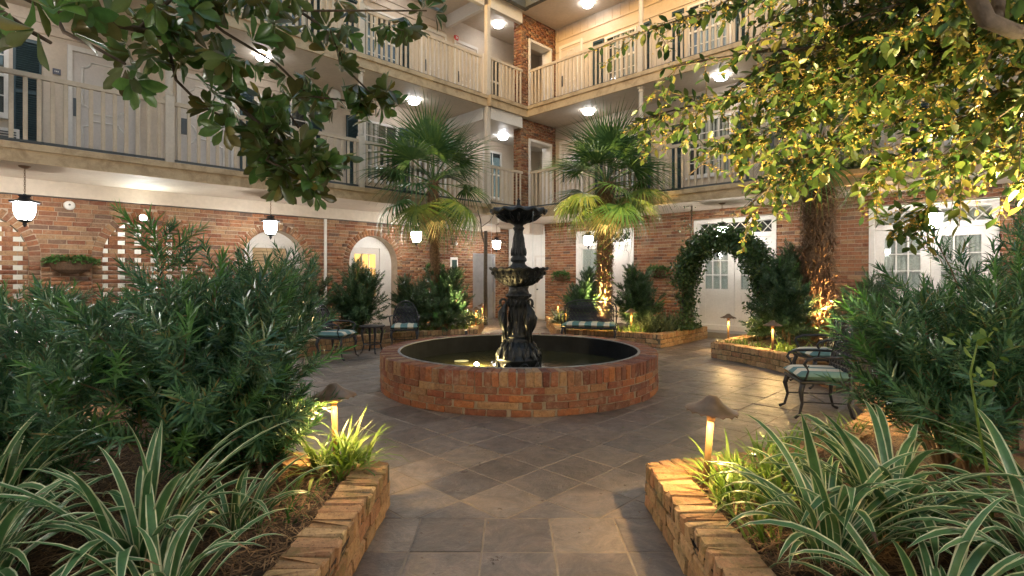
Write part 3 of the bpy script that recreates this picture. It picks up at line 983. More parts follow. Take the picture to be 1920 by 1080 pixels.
def french(name_s, a0, a1, ztop, panes, leafs, sill=0.26):
    """white double door set with a transom"""
    mid = (a0 + a1) / 2
    dz = 2.42 if name_s != 'A' else 2.36
    mb = MB()
    for a in (a0, a1 - 0.10): WR.box(mb, a, a + 0.10, -0.20, 0.03, sill - 0.26, ztop)
    WR.box(mb, a0 + 0.10, a1 - 0.10, -0.20, 0.026, ztop - 0.10, ztop)
    WR.box(mb, a0 + 0.10, a1 - 0.10, -0.20, 0.02, dz, dz + 0.10)
    WR.box(mb, a0 + 0.10, a1 - 0.10, -0.22, 0.04, 0.0, sill)
    fr = mb.build('door_frame', M['trim'], RW)
    # transom with crossing bars
    g_ = WR.box(MB(), a0 + 0.10, a1 - 0.10, -0.13, -0.125, dz + 0.10, ztop - 0.10).build('transom_pane', M['glass'], fr)
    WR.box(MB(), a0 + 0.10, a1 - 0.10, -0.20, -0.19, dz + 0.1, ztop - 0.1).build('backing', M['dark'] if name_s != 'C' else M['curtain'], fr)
    mb = MB(); n = 7; w = (a1 - a0 - 0.2) / n
    for k in range(n):
        x = a0 + 0.10 + k * w
        for p, q in (((x, dz + 0.10), (x + w, ztop - 0.10)), ((x, ztop - 0.10), (x + w, dz + 0.10))):
            WR.tube(mb, [(p[0], -0.115, p[1]), (q[0], -0.115, q[1])], 0.011, 4)
    mb.build('transom_bars', M['trim'], fr, kind='stuff')
    for (l0, l1, kind) in leafs:
        d = MB()
        if kind == 'glass':
            p0, p1 = l0 + 0.15, l1 - 0.15
            z0, z1 = panes
            WR.box(d, l0, p0, -0.12, -0.07, sill, dz); WR.box(d, p1, l1, -0.12, -0.07, sill, dz)
            WR.box(d, p0, p1, -0.12, -0.07, z1, dz); WR.box(d, p0, p1, -0.12, -0.07, sill, z0)
            do = d.build('door', M['trim'], RW)
            bars = MB()
            for k in (1, 2): x = p0 + (p1 - p0) * k / 3; WR.box(bars, x - 0.012, x + 0.012, -0.11, -0.078, z0, z1)
            for k in (1, 2): z = z0 + (z1 - z0) * k / 3; WR.box(bars, p0, p1, -0.108, -0.076, z - 0.012, z + 0.012)
            bars.build('glazing_bar', M['trim'], do)
            for i in range(3):
                for j in range(3):
                    x0, x1 = p0 + (p1 - p0) * i / 3 + 0.012, p0 + (p1 - p0) * (i + 1) / 3 - 0.012
                    y0, y1 = z0 + (z1 - z0) * j / 3 + 0.012, z0 + (z1 - z0) * (j + 1) / 3 - 0.012
                    WR.box(MB(), x0, x1, -0.098, -0.094, y0, y1).build('pane', M['glass'], do)
            curtain(WR, do, p0 - 0.04, p1 + 0.04, z0 - 0.05, z1 + 0.05, -0.16, M['curtain'])
            mb = MB(); WR.box(mb, p0, p1, -0.075, -0.062, z0 - 0.13, z0 - 0.11); WR.box(mb, p0, p1, -0.075, -0.062, sill + 0.14, sill + 0.16)
            WR.box(mb, p0, p0 + 0.02, -0.075, -0.0622, sill + 0.16, z0 - 0.13); WR.box(mb, p1 - 0.02, p1, -0.075, -0.0622, sill + 0.16, z0 - 0.13)
            mb.build('panel_moulding', M['trim'], do)
        elif kind == 'solid':
            WR.box(d, l0, l1, -0.12, -0.07, sill, dz)
            do = d.build('door', M['door'], RW)
            mb = MB(); moulding(WR, mb, l0 + 0.13, l1 - 0.13, 1.25, dz - 0.14, -0.066); moulding(WR, mb, l0 + 0.13, l1 - 0.13, sill + 0.15, 1.05, -0.066)
            mb.build('panel_moulding', M['trim'], do)
            MB().tube([WR.p(l1 - 0.07, -0.07, 1.25), WR.p(l1 - 0.07, -0.02, 1.25)], [0.015, 0.03], 8).build('handle', M['lock'], do)
        else:
            WR.box(d, l0, l0 + 0.07, -0.12, -0.07, sill, dz); WR.box(d, l1 - 0.07, l1, -0.12, -0.07, sill, dz)
            WR.box(d, l0 + 0.07, l1 - 0.07, -0.12, -0.07, dz - 0.07, dz); WR.box(d, l0 + 0.07, l1 - 0.07, -0.12, -0.07, sill, sill + 0.3)
            do = d.build('side_window', M['trim'], RW)
            WR.box(MB(), l0 + 0.07, l1 - 0.07, -0.098, -0.094, sill + 0.3, dz - 0.07).build('pane', M['glass'], do)
            curtain(WR, do, l0 + 0.05, l1 - 0.05, sill + 0.3, dz - 0.05, -0.16, M['curtain'])
french('A', *FR['A'], None, [(8.03, 8.90, 'solid'), (8.92, 9.85, 'side')])
french('B', *FR['B'], (1.15, 2.22), [(4.27, 5.16, 'glass'), (5.17, 6.06, 'glass')])
french('C', *FR['C'], (1.25, 2.26), [(0.48, 1.37, 'glass'), (1.38, 2.27, 'glass')])
MB().box(12.35, 12.97, 3.9, 6.2, -0.01, 0.14).build('door_step', simple('grey stone step', (0.28, 0.25, 0.21), 0.8), RW)
# passage end with the white door
WP = Wall('R', 13.45)
mb = WP.box(MB(), 11.0, 13.5, -0.1, 0.0, 0, 3.15)
for k in range(16): WP.box(mb, 11.27 + k * 0.13, 11.285 + k * 0.13, 0.0, 0.012, 0.1, 3.1)
mb.build('siding', M['plastic_white'], RW)
d = WP.box(MB(), 11.33, 11.98, 0.014, 0.04, 0.05, 2.1).build('door', M['plastic_white'], RW)
mb = MB()
for a in (11.27, 11.98): WP.box(mb, a, a + 0.06, 0.014, 0.06, 0, 2.16)
WP.box(mb, 11.27, 12.04, 0.014, 0.062, 2.1, 2.17); mb.build('door_frame', M['trim'], d)
MB().tube([WP.p(11.9, 0.04, 1.02), WP.p(11.9, 0.09, 1.02)], [0.015, 0.03], 8).build('handle', M['lock'], d)

# ---- upper storeys
UL, UR_ = 12.2, 12.65
WL2, WR2 = Wall('L', UL), Wall('R', UR_)
Z2, Z3, ZT = 3.40, 6.33, 9.10
mb = MB(); mb.box(-7, 14.2, UL, UL + 0.25, Z2, ZT); mb.build('upper_wall', M['wall'], LW)
mb = MB(); mb.box(UR_, UR_ + 0.25, -7, 10.5, Z2, ZT); mb.box(13.8, 14.1, 10.78, 12.2, Z2, ZT); mb.build('upper_wall', M['wall'], RW)
for z in (Z2, Z3):
    zb = 3.15 if z == Z2 else 6.06
    mb = MB(); mb.box(-7, 9.74, 10.48, 12.26, zb, z); mb.box(9.74, 14.2, 10.36, 13.6, zb, z)
    mb.build('balcony_slab', M['soffit'], LW)
    mb = MB(); mb.box(11.2, 13.1, -7, 10.355, zb, z); mb.build('balcony_slab', M['soffit'], RW)
    mb = MB(); mb.box(-7, 9.70, 10.44, 10.478, zb - 0.012, z + 0.012); mb.box(-7, 9.70, 10.40, 10.438, z - 0.075, z + 0.02); mb.box(-7, 9.70, 10.425, 10.438, zb - 0.012, zb + 0.03)
    mb.box(9.70, 9.738, 10.30, 10.478, zb - 0.012, z + 0.012); mb.box(9.738, 11.16, 10.318, 10.357, zb - 0.012, z + 0.012); mb.box(9.70, 11.12, 10.28, 10.316, z - 0.075, z + 0.02)
    mb.build('balcony_fascia', M['fascia'], LW)
    mb = MB(); mb.box(11.16, 11.198, -7, 10.316, zb - 0.012, z + 0.012); mb.box(11.12, 11.158, -7, 10.278, z - 0.075, z + 0.02); mb.box(11.145, 11.158, -7, 10.278, zb - 0.012, zb + 0.03)
    mb.build('balcony_fascia', M['fascia'], RW)

def railing(wall_side, s0, s1, at, z, wing, skip_posts=()):
    w = Wall(wall_side, at)
    top = w.box(MB(), s0, s1, -0.03, 0.03, z + 1.02, z + 1.09).build('railing', M['rail'], wing)
    w.box(MB(), s0, s1, -0.012, 0.022, z + 0.055, z + 0.09).build('bottom_rail', M['dark_rail'], top)
    n = int((s1 - s0) / (0.150 if z < 5 else 0.128))
    bm = {}
    off = OFF[top.name]
    me = w.box(MB(), -0.022, 0.022, at - 0.015, at + 0.015, z + 0.09, z + 1.02) if False else None
    mb = MB(); mb.cbox(-0.027, 0.027, -0.016, 0.016, 0, 0.93, 0.004)
    mesh = bpy.data.meshes.new('baluster'); mesh.from_pydata(mb.v, [], mb.f); mesh.materials.append(M['rail']); mesh.update()
    for k in range(n):
        s_ = s0 + (s1 - s0) * (k + 0.5) / n
        p = w.p(s_, 0, z + 0.09)
        q = proj(*UV(p[0], p[1]), p[2])
        if q is None or not (-40 < q[0] < 1960 and q[1] > -60): continue
        mesh_obj('baluster', mesh, top, (p[0] - off[0], p[1] - off[1], p[2] - off[2]), (0, 0, 0 if wall_side == 'L' else math.pi / 2))
    return top
for z in (Z2, Z3):
    cs = [-1.28, 2.36, 6.0, 9.66]
    for a, b in zip([-5.0] + cs, cs): railing('L', a + 0.07, b - 0.07, 10.55, z, LW)
    railing('L', 9.82, 11.08, 10.44, z, LW)
    cs = [10.36, 6.69, 3.02, -0.65]
    for a, b in zip(cs, cs[1:] + [-4.3]): railing('R', b + 0.07, a - 0.07, 11.27, z, RW)

def column(u, v, z0, z1, wing, square_top=False):
    r = 0.062
    mb = MB(); mb.cbox(u - 0.068, u + 0.068, v - 0.068, v + 0.068, z0, z0 + 1.16, 0.008)
    if square_top: mb.cbox(u - 0.06, u + 0.06, v - 0.06, v + 0.06, z0 + 1.16, z1, 0.006)
    else:
        prof = [(0.05, z0 + 1.16), (r, z0 + 1.18), (r, z0 + 1.22), (0.048, z0 + 1.25), (0.058, z0 + 1.32), (0.052, z1 - 0.25), (0.046, z1 - 0.15), (0.062, z1 - 0.12), (0.062, z1 - 0.09), (0.05, z1 - 0.07), (0.05, z1 - 0.06)]
        mb.lathe(prof, 14, (u, v)); mb.cbox(u - 0.07, u + 0.07, v - 0.07, v + 0.07, z1 - 0.06, z1, 0.006)
    return mb.build('column', M['column'], wing)
for z0, z1 in ((Z2, 6.05), (Z3, 8.78)):
    for u in (-1.28, 2.36, 6.0): column(u, 10.56, z0 + 0.012, z1, LW)
    column(9.73, 10.46, z0 + 0.012, z1, LW, True)
    for v in (6.69, 3.02, -0.65): column(11.28, v, z0 + 0.012, z1, RW)
# beams under the ceilings of the corner bay and along the eaves
mb = MB()
mb.box(9.68, 9.78, 10.58, UL - 0.01, 5.73, 6.05); mb.box(9.80, 11.05, 10.40, 10.50, 5.73, 6.05); mb.box(9.80, 13.7, 10.55, UL - 0.01, 5.76, 6.03)
mb.build('balcony_beam', M['trim'], LW)
mb = MB(); mb.box(-7, 9.66, 10.50, 10.62, 8.78, ZT); mb.box(9.68, 9.78, 10.66, UL - 0.01, 8.74, ZT); mb.box(9.80, 11.05, 10.40, 10.52, 8.74, ZT); mb.box(5.95, 6.05, 10.64, UL - 0.01, 8.80, ZT)
mb.build('balcony_beam', M['trim'], LW)
mb = MB(); mb.box(-8, 16, 10.30, 16, ZT + 0.003, ZT + 0.12); mb.build('roof_soffit', M['soffit'], LW)
mb = MB(); mb.box(11.05, 16, -8, 10.297, ZT + 0.003, ZT + 0.12); mb.build('roof_soffit', M['soffit'], RW)
mb = MB(); mb.box(-8, 11.04, 10.14, 10.29, ZT - 0.06, ZT + 0.25); mb.build('gutter', M['dark_rail'], LW)
mb = MB(); mb.box(10.90, 11.04, -8, 10.135, ZT - 0.04, ZT + 0.25); mb.build('gutter', M['dark_rail'], RW)
mb = MB()
mb.poly([(-8, 10.14, ZT + 0.26), (16, 10.14, ZT + 0.26), (16, 15, ZT + 2.2), (-8, 15, ZT + 2.2)]); mb.build('roof', M['dark'], LW)
mb = MB()
mb.poly([(10.9, -8, ZT + 0.265), (10.9, 16, ZT + 0.265), (15.5, 16, ZT + 2.2), (15.5, -8, ZT + 2.2)]); mb.build('roof', M['dark'], RW)

# brick pier and fire wall at the inner corner
def firewall(z0, z1):
    W4 = Wall('L', 10.5)
    blk = lambda z: [(11.40, 12.44)] if z < z0 + 2.10 else []
    b1, m1 = fill_bricks(11.09, 12.66, z0, z1, blk, joint=0.012, L=0.21)
    mb = MB()
    for x, y, za, zb in m1: mb.box(x, y, 10.505, 10.775, za, zb)
    w = mb.build('brick_pier', M['mortar'], RW)
    V, F = scatter(tv, tf, np.array([np.diag((l, 0.05, h)) for s, z, l, h in b1]), np.array([W4.p(s, -0.018, z) for s, z, l, h in b1]) - np.array(OFF[w.name]))
    b2, _ = fill_bricks(10.5, 10.78, z0, z1, lambda z: [], joint=0.012, L=0.19)
    V2, F2 = scatter(tv, tf, np.array([np.diag((0.05, l, h)) for s, z, l, h in b2]), np.array([(11.10, s, z) for s, z, l, h in b2]) - np.array(OFF[w.name]))
    Va, Fa = merge([(V, F), (V2, F2)])
    mesh_obj('pier_bricks', np_mesh('pier_bricks', Va, Fa, M['brick']), w, kind='stuff')
    mb = MB()
    for a in (11.40, 12.37): mb.box(a, a + 0.07, 10.46, 10.80, z0, z0 + 2.09)
    mb.box(11.40, 12.44, 10.455, 10.80, z0 + 2.03, z0 + 2.10)
    mb.build('door_frame', M['trim'], w)
firewall(Z2 + 0.01, 6.05); firewall(Z3 + 0.01, ZT)

# ---- upper doors, windows, shutters, mouldings
def udoor(w, wing, s0, s1, z, lock_side=0, plaque=False):
    h = 2.08
    mb = MB()
    w.box(mb, s0 - 0.07, s0, 0.0, 0.05, z, z + h + 0.09); w.box(mb, s1, s1 + 0.07, 0.0, 0.05, z, z + h + 0.09); w.box(mb, s0, s1, 0.0, 0.048, z + h, z + h + 0.09)
    d = w.box(MB(), s0, s1, 0.003, 0.02, z, z + h).build('door', M['door'], wing)
    mb.build('door_frame', M['trim'], d)
    mb = MB(); moulding(w, mb, s0 + 0.14, s1 - 0.14, z + 1.02, z + h - 0.14, 0.022, 0.019, 0.12); moulding(w, mb, s0 + 0.14, s1 - 0.14, z + 0.14, z + 0.88, 0.022, 0.019, 0.12)
    mb.build('panel_moulding', M['trim'], d)
    ls = s0 + 0.06 if lock_side == 0 else s1 - 0.06
    lk = w.box(MB(), ls - 0.05, ls + 0.05, 0.02, 0.04, z + 0.92, z + 1.24).build('lock', M['lock'], d)
    return d
def shutter(w, wing, s0, s1, z0, z1):
    mb = MB()
    w.box(mb, s0, s0 + 0.035, 0.005, 0.045, z0, z1); w.box(mb, s1 - 0.035, s1, 0.005, 0.045, z0, z1)
    zm = z0 + (z1 - z0) * 0.55
    for a, b in ((z0, z0 + 0.06), (z1 - 0.06, z1), (zm - 0.03, zm + 0.03)): w.box(mb, s0 + 0.035, s1 - 0.035, 0.006, 0.043, a, b)
    w.box(mb, s0 + 0.035, s1 - 0.035, 0.003, 0.008, z0 + 0.06, z1 - 0.06)
    sh = mb.build('shutter', M['shutter'], wing)
    lv = MB()
    z = z0 + 0.08
    while z < z1 - 0.09:
        if abs(z - zm) > 0.06:
            lv._add([w.p(s0 + 0.035, 0.012, z + 0.035), w.p(s1 - 0.035, 0.012, z + 0.035), w.p(s1 - 0.035, 0.04, z + 0.008), w.p(s0 + 0.035, 0.04, z + 0.008), w.p(s0 + 0.035, 0.036, z), w.p(s1 - 0.035, 0.036, z)], [(0, 1, 2, 3), (3, 2, 5, 4)])
        z += 0.038
    lv.build('louvres', M['shutter'], sh, kind='stuff')
    return sh
def window(w, wing, s0, s1, z0, z1, cols=3, rows=4):
    mb = MB(); f = 0.06
    w.box(mb, s0, s0 + f, 0.0, 0.045, z0, z1); w.box(mb, s1 - f, s1, 0.0, 0.045, z0, z1)
    w.box(mb, s0 + f, s1 - f, 0.0, 0.043, z1 - f, z1); w.box(mb, s0 - 0.03, s1 + 0.03, 0.0, 0.075, z0 - 0.05, z0); zm = (z0 + z1) / 2
    w.box(mb, s0 + f, s1 - f, 0.0, 0.04, zm - 0.025, zm + 0.025); w.box(mb, s0 + f, s1 - f, 0.0, 0.042, z0, z0 + 0.05)
    wd = mb.build('window', M['trim'], wing)
    bars = MB()
    for k in range(1, cols): x = s0 + f + (s1 - s0 - 2 * f) * k / cols; w.box(bars, x - 0.01, x + 0.01, 0.008, 0.03, z0 + 0.05, z1 - f)
    for k in range(1, rows):
        if k * 2 == rows: continue
        z = z0 + (z1 - z0) * k / rows; w.box(bars, s0 + f, s1 - f, 0.008, 0.028, z - 0.01, z + 0.01)
    bars.build('glazing_bar', M['trim'], wd)
    for i in range(cols):
        for j in range(2):
            a0, a1 = s0 + f + (s1 - s0 - 2 * f) * i / cols + 0.011, s0 + f + (s1 - s0 - 2 * f) * (i + 1) / cols - 0.011
            b0, b1 = (z0 + 0.052, zm - 0.027) if j == 0 else (zm + 0.027, z1 - f - 0.002)
            w.box(MB(), a0, a1, 0.016, 0.019, b0, b1).build('pane', M['glass'], wd)
    curtain(w, wd, s0 + f, s0 + f + (s1 - s0 - 2 * f) * (0.42 if wing is LW else 0.75), z0 + 0.05, z1 - f, 0.0105 + 0.0, M['winback'])
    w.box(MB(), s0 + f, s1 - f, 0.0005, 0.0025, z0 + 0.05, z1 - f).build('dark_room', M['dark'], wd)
    return wd
M['winback'] = simple('grey curtain', (0.34, 0.34, 0.31), 0.9)
def mould(w, wing, a, b, zs):
    for z in zs:
        w.box(MB(), a, b, 0.0, 0.03, z, z + 0.035).build('wall_moulding', M['wall'], wing)
# left, 2nd floor
mould(WL2, LW, -7, 9.66, (5.62 + 0.06, 5.86)); mould(WL2, LW, -7, 9.66, (8.60, 8.80))
window(WL2, LW, -0.65, 0.42, 4.15, 5.5); shutter(WL2, LW, 0.47, 0.83, 3.5, 5.52)
g_ = WL2.box(MB(), -0.4, 0.55, 0.0, 0.06, 3.5, 3.95).build('ac_grille', M['trim'], LW)
mb = MB()
for k in range(9): WL2.box(mb, -0.36, 0.51, 0.06, 0.07, 3.54 + k * 0.042, 3.56 + k * 0.042)
mb.build('grille_bars', M['lock'], g_, kind='stuff')
udoor(WL2, LW, 1.24, 2.17, Z2 + 0.02); udoor(WL2, LW, 2.92, 3.85, Z2 + 0.02)
shutter(WL2, LW, 4.04, 4.32, 3.5, 5.5); window(WL2, LW, 4.40, 5.55, 3.95, 5.5); shutter(WL2, LW, 5.62, 5.88, 3.5, 5.5)
shutter(WL2, LW, 6.53, 6.85, 3.6, 5.5); window(WL2, LW, 7.0, 8.03, 3.95, 5.5); shutter(WL2, LW, 8.09, 8.40, 3.6, 5.5)
udoor(WL2, LW, 8.75, 9.6, Z2 + 0.02)
wd = window(WL2, LW, 11.15, 11.95, 3.95, 5.45, 2, 2)
# left, 3rd floor
udoor(WL2, LW, 8.85, 9.61, Z3 + 0.02); shutter(WL2, LW, 8.08, 8.40, 6.5, 8.45); window(WL2, LW, 6.95, 8.02, 6.9, 8.42); shutter(WL2, LW, 6.5, 6.86, 6.5, 8.45)
shutter(WL2, LW, 5.52, 5.85, 6.5, 8.45); window(WL2, LW, 4.40, 5.46, 6.9, 8.42); shutter(WL2, LW, 4.04, 4.32, 6.5, 8.45); udoor(WL2, LW, 2.92, 3.85, Z3 + 0.02)
udoor(WL2, LW, 10.05, 10.85, Z3 + 0.02); window(WL2, LW, 11.15, 11.95, 6.9, 8.42, 2, 2)
# right, 3rd floor
mould(WR2, RW, -7, 10.45, (8.36, 8.70))
mb = MB()
for k in range(60): 
    v = 10.4 - k * 0.28
    WR2.box(mb, v - 0.02, v + 0.02, 0.0, 0.014, 8.74, ZT)
mb.build('batten', M['wall'], RW, kind='stuff')
for z, hz in ((Z3, 8.28), (Z2, 5.36)):
    udoor(WR2, RW, 9.50, 10.25, z + 0.02, 1); shutter(WR2, RW, 8.69, 9.06, z + 0.12, hz); window(WR2, RW, 7.62, 8.64, z + 0.55, hz, 4, 4); shutter(WR2, RW, 7.20, 7.52, z + 0.12, hz)
    shutter(WR2, RW, 6.26, 6.58, z + 0.12, hz); window(WR2, RW, 5.05, 6.16, z + 0.55, hz, 4, 4); shutter(WR2, RW, 4.66, 4.96, z + 0.12, hz)
    udoor(WR2, RW, 3.3, 4.2, z + 0.02, 1); udoor(WR2, RW, 1.9, 2.8, z + 0.02, 0); shutter(WR2, RW, 1.35, 1.65, z + 0.12, hz); window(WR2, RW, 0.25, 1.3, z + 0.55, hz, 4, 4)
mould(WR2, RW, -7, 10.45, (5.45, 5.78))

# plain wings added out of the frame, to carry lamps and bounce fill light
NW = bthing('added_wing', 'added cream wing with two balconies behind the camera, unseen, for fill light', 'building', -2.2, 5.0)
boff(NW, -2.2, 5.0)
mb = MB(); mb.box(-2.5, -2.2, -2.4, 12.0, 0, 9.1); mb.build('wall', M['wall'], NW)
for z, zb in ((Z2, 3.15), (Z3, 6.05)):
    MB().box(-2.198, -0.55, -2.0, 10.2, zb, z).build('balcony_slab', M['soffit'], NW)
EW = bthing('added_wing', 'added cream wing with two balconies to the right behind the camera, unseen, for fill light', 'building', 5.0, -2.1)
boff(EW, 5.0, -2.1)
mb = MB(); mb.box(-2.198, 12.9, -2.4, -2.1, 0, 9.1); mb.build('wall', M['wall'], EW)
for z, zb in ((Z2, 3.15), (Z3, 6.05)):
    MB().box(-0.548, 11.0, -2.098, -0.5, zb, z).build('balcony_slab', M['soffit'], EW)
# ================================================================ FOUNTAIN
FB = thing('fountain_basin', 'round red brick basin with black lining and dark water in the middle of the court', 'fountain basin', (FC[0], FC[1], 0))
RO, RI = 1.90, 1.655
HB = 0.474
mb = MB(); mb.lathe([(RI + 0.01, 0.0), (RO - 0.012, 0.0), (RO - 0.012, HB - 0.012), (RI + 0.01, HB - 0.012)], 96, close=True)
mb.build('mortar_core', M['fmortar'], FB, loc=(0, 0, 0))
FROW = brick_variants(0.15 * 0 + 0.235, 0.080, 0.160, 8, M['fbrick'], 'brick', 0.008, 0.005)
FSTR = brick_variants(0.235, 0.11, 0.070, 8, M['fbrick'], 'brick', 0.007, 0.004)
n = 132
for k in range(n):
    a = 2 * math.pi * (k + rng.uniform(-0.06, 0.06)) / n
    r = (RO + RI) / 2 + 0.006 + rng.uniform(-0.005, 0.005)
    mesh_obj('brick', rng.choice(FROW), FB, (r * math.cos(a), r * math.sin(a), HB - 0.08 + rng.uniform(-0.003, 0.003)), (rng.uniform(-0.02, 0.02), 0, a))
rest = []
nn = 48
for c in range(4):
    z = 0.037 + c * 0.0785
    for k in range(nn):
        a = 2 * math.pi * (k + 0.5 * (c % 2) + rng.uniform(-0.07, 0.07)) / nn
        r = RO - 0.055 + rng.uniform(-0.004, 0.005)
        p = ((r * math.cos(a), r * math.sin(a), z + rng.uniform(-0.002, 0.002)), a + math.pi / 2)
        if math.sin(a) < 0.45 and len(rest) < 10000: mesh_obj('brick', rng.choice(FSTR), FB, p[0], (0, 0, p[1])).scale.x = rng.choice((1.0, 1.0, 1.0, 0.96, 0.9))
        else: rest.append(p)
if rest:
    mb = MB(); mb.box(-0.117, 0.117, -0.055, 0.055, -0.035, 0.035)
    Ms = np.array([np.array([[math.cos(a), -math.sin(a), 0], [math.sin(a), math.cos(a), 0], [0, 0, 1]]) for p, a in rest])
    V, F = scatter(np.array(mb.v), [(np.array(mb.f), 0)], Ms, np.array([p for p, a in rest]))
    mesh_obj('back_bricks', np_mesh('back_bricks', V, F, M['fbrick']), FB, kind='stuff')
mb = MB(); mb.lathe([(RI - 0.012, 0.02), (RI + 0.006, 0.02), (RI + 0.006, HB - 0.004), (RI - 0.012, HB - 0.004)], 96, close=True)
mb.build('basin_lining', M['liner'], FB, loc=(0, 0, 0), smooth=False)
mb = MB(); mb.lathe([(RI - 0.016, HB - 0.0038), (RI + 0.02, HB - 0.0038), (RI + 0.018, HB + 0.006), (RI - 0.014, HB + 0.006)], 96, close=True)
mb.build('lining_edge', simple('grey sealant edge', (0.17, 0.165, 0.16), 0.6, var=0.3, scale=12), FB, loc=(0, 0, 0))
mb = MB(); mb.lathe([(0.0, 0.215), (0.8, 0.215), (RI - 0.014, 0.215)], 64, cap=False); mb.build('water', M['water'], FB, loc=(0, 0, 0))
mb = MB(); mb.lathe([(0.0, 0.03), (RI - 0.013, 0.03)], 48, cap=False); mb.build('basin_floor', M['liner'], FB, loc=(0, 0, 0))

FI = thing('cast_iron_fountain', 'tall black cast iron fountain with two bowls standing in the round brick basin', 'fountain', (FC[0], FC[1], 0.03))
Z0 = -0.03
def lobes(n, amp, i0=0, i1=99): return lambda i, t, r, z: (r * (1 + (amp * math.cos(n * t) if i0 <= i <= i1 else 0)), z)
def ib(prof, n, name, fn=None, parent=FI, smooth=True):
    mb = MB(); mb.lathe([(r, z + Z0) for r, z in prof], n, fn=fn); return mb.build(name, M['iron'], parent, loc=(0, 0, 0), smooth=smooth)
ib([(0.0, 0.03), (0.30, 0.03), (0.305, 0.16), (0.30, 0.30), (0.315, 0.31), (0.315, 0.345), (0.29, 0.36), (0.285, 0.42), (0.25, 0.49), (0.19, 0.55), (0.17, 0.57), (0.18, 0.60), (0.16, 0.63)], 48, 'base', lobes(4, 0.035, 1, 9))
mb = MB()   # arched openings round the base
for k in range(8):
    a = k * math.pi / 4 + 0.25
    pts = []
    for t in range(9):
        w = math.pi * t / 8
        pts.append((0.06 * math.cos(w), 0.20 + 0.09 * math.sin(w)))
    pts = [(0.06, 0.03)] + pts + [(-0.06, 0.03)]
    P3 = [((0.312) * math.cos(a + x / 0.3), (0.312) * math.sin(a + x / 0.3), z + Z0) for x, z in pts]
    mb.tube(P3, 0.014, 5)
    mb._add([((0.310) * math.cos(a + x / 0.3), (0.310) * math.sin(a + x / 0.3), z + Z0) for x, z in pts], [tuple(range(len(pts)))])
mb.build('base_arches', M['iron'], FI, loc=(0, 0, 0))
ib([(0.0, 0.62), (0.165, 0.62), (0.17, 0.65), (0.145, 0.69), (0.135, 0.80), (0.13, 0.95), (0.135, 1.08), (0.15, 1.14), (0.145, 1.17), (0.175, 1.20), (0.18, 1.225), (0.15, 1.25), (0.13, 1.30), (0.15, 1.34)], 48, 'shaft', lobes(12, 0.04, 3, 7))
def bowl(prof, n_l, amp, name):
    m = len(prof)
    def fn(i, t, r, z):
        k = 1 + amp * abs(math.cos(n_l * t / 2)) * (0.3 + 0.7 * (i / m))
        return r * k, z + (0.012 * math.cos(n_l * t) if 3 <= i <= m - 4 else 0)
    return ib(prof, 96, name, fn)
bowl([(0.0, 1.32), (0.11, 1.32), (0.13, 1.34), (0.20, 1.37), (0.29, 1.43), (0.35, 1.50), (0.375, 1.555), (0.385, 1.575), (0.41, 1.585), (0.415, 1.60), (0.395, 1.603), (0.37, 1.56), (0.28, 1.47), (0.15, 1.43), (0.0, 1.42)], 20, 0.035, 'lower_bowl')
mb = MB()
for k in range(20):  # leaf relief under the lower bowl
    a = 2 * math.pi * k / 20
    for da, rr, zz, s_ in ((0, 0.375, 1.53, 0.03), (0.07, 0.33, 1.475, 0.026), (-0.07, 0.33, 1.475, 0.026), (0, 0.27, 1.42, 0.026)):
        p = Vector((rr * math.cos(a + da), rr * math.sin(a + da), zz + Z0))
        mb.tube([p + Vector((0, 0, -s_)), p, p + Vector((0, 0, s_ * 0.9))], [0.004, s_ * 0.62, 0.004], 6)
mb.build('leaf_relief', M['iron'], FI, loc=(0, 0, 0), smooth=True)
ib([(0.0, 1.42), (0.135, 1.59), (0.14, 1.62), (0.10, 1.65), (0.09, 1.68), (0.115, 1.70), (0.115, 1.73), (0.085, 1.77), (0.095, 1.84), (0.085, 1.95), (0.065, 2.06), (0.058, 2.12), (0.075, 2.15), (0.085, 2.165), (0.06, 2.19), (0.09, 2.23)], 40, 'stem', lobes(10, 0.05, 7, 11))
def rimfn(i, t, r, z):
    k = max(0.0, i - 5) if i < 9 else 2.0
    return r * (1 + 0.03 * math.cos(12 * t) * (i > 4)), z + (0.018 * math.cos(12 * t) if 6 <= i <= 9 else 0)
mb = MB(); mb.lathe([(r, z + Z0) for r, z in [(0.0, 2.21), (0.08, 2.21), (0.13, 2.24), (0.22, 2.30), (0.30, 2.365), (0.345, 2.41), (0.375, 2.395), (0.395, 2.375), (0.402, 2.39), (0.385, 2.42), (0.34, 2.435), (0.22, 2.39), (0.0, 2.36)]], 96, fn=rimfn)
mb.build('upper_bowl', M['iron'], FI, loc=(0, 0, 0), smooth=True)
ib([(0.0, 2.35), (0.05, 2.37), (0.052, 2.43), (0.028, 2.455), (0.036, 2.48), (0.024, 2.51), (0.02, 2.54), (0.028, 2.555), (0.012, 2.575), (0.0, 2.60)], 20, 'finial')
mb = MB(); mb.lathe([(0.0, 1.555 + Z0), (0.372, 1.555 + Z0)], 48, cap=False); mb.build('bowl_water', M['water'], FI, loc=(0, 0, 0))
mb = MB()   # cast leaves on the base, the shaft and the stem
def relief(n, rr, zz, h, w, tilt, ph=0.0):
    for k in range(n):
        a = 2 * math.pi * k / n + ph; c_, s_ = math.cos(a), math.sin(a)
        mb.tube([((rr + tilt * (t - 0.5)) * c_, (rr + tilt * (t - 0.5)) * s_, zz + h * (t - 0.5) + Z0) for t in (0, 0.35, 0.7, 1.0)], [0.006, w, w * 0.8, 0.004], 6)
relief(14, 0.285, 0.41, 0.15, 0.030, -0.07); relief(14, 0.225, 0.52, 0.12, 0.026, -0.09, 0.22); relief(12, 0.150, 0.73, 0.12, 0.022, -0.02); relief(12, 0.142, 1.10, 0.13, 0.022, 0.03, 0.2)
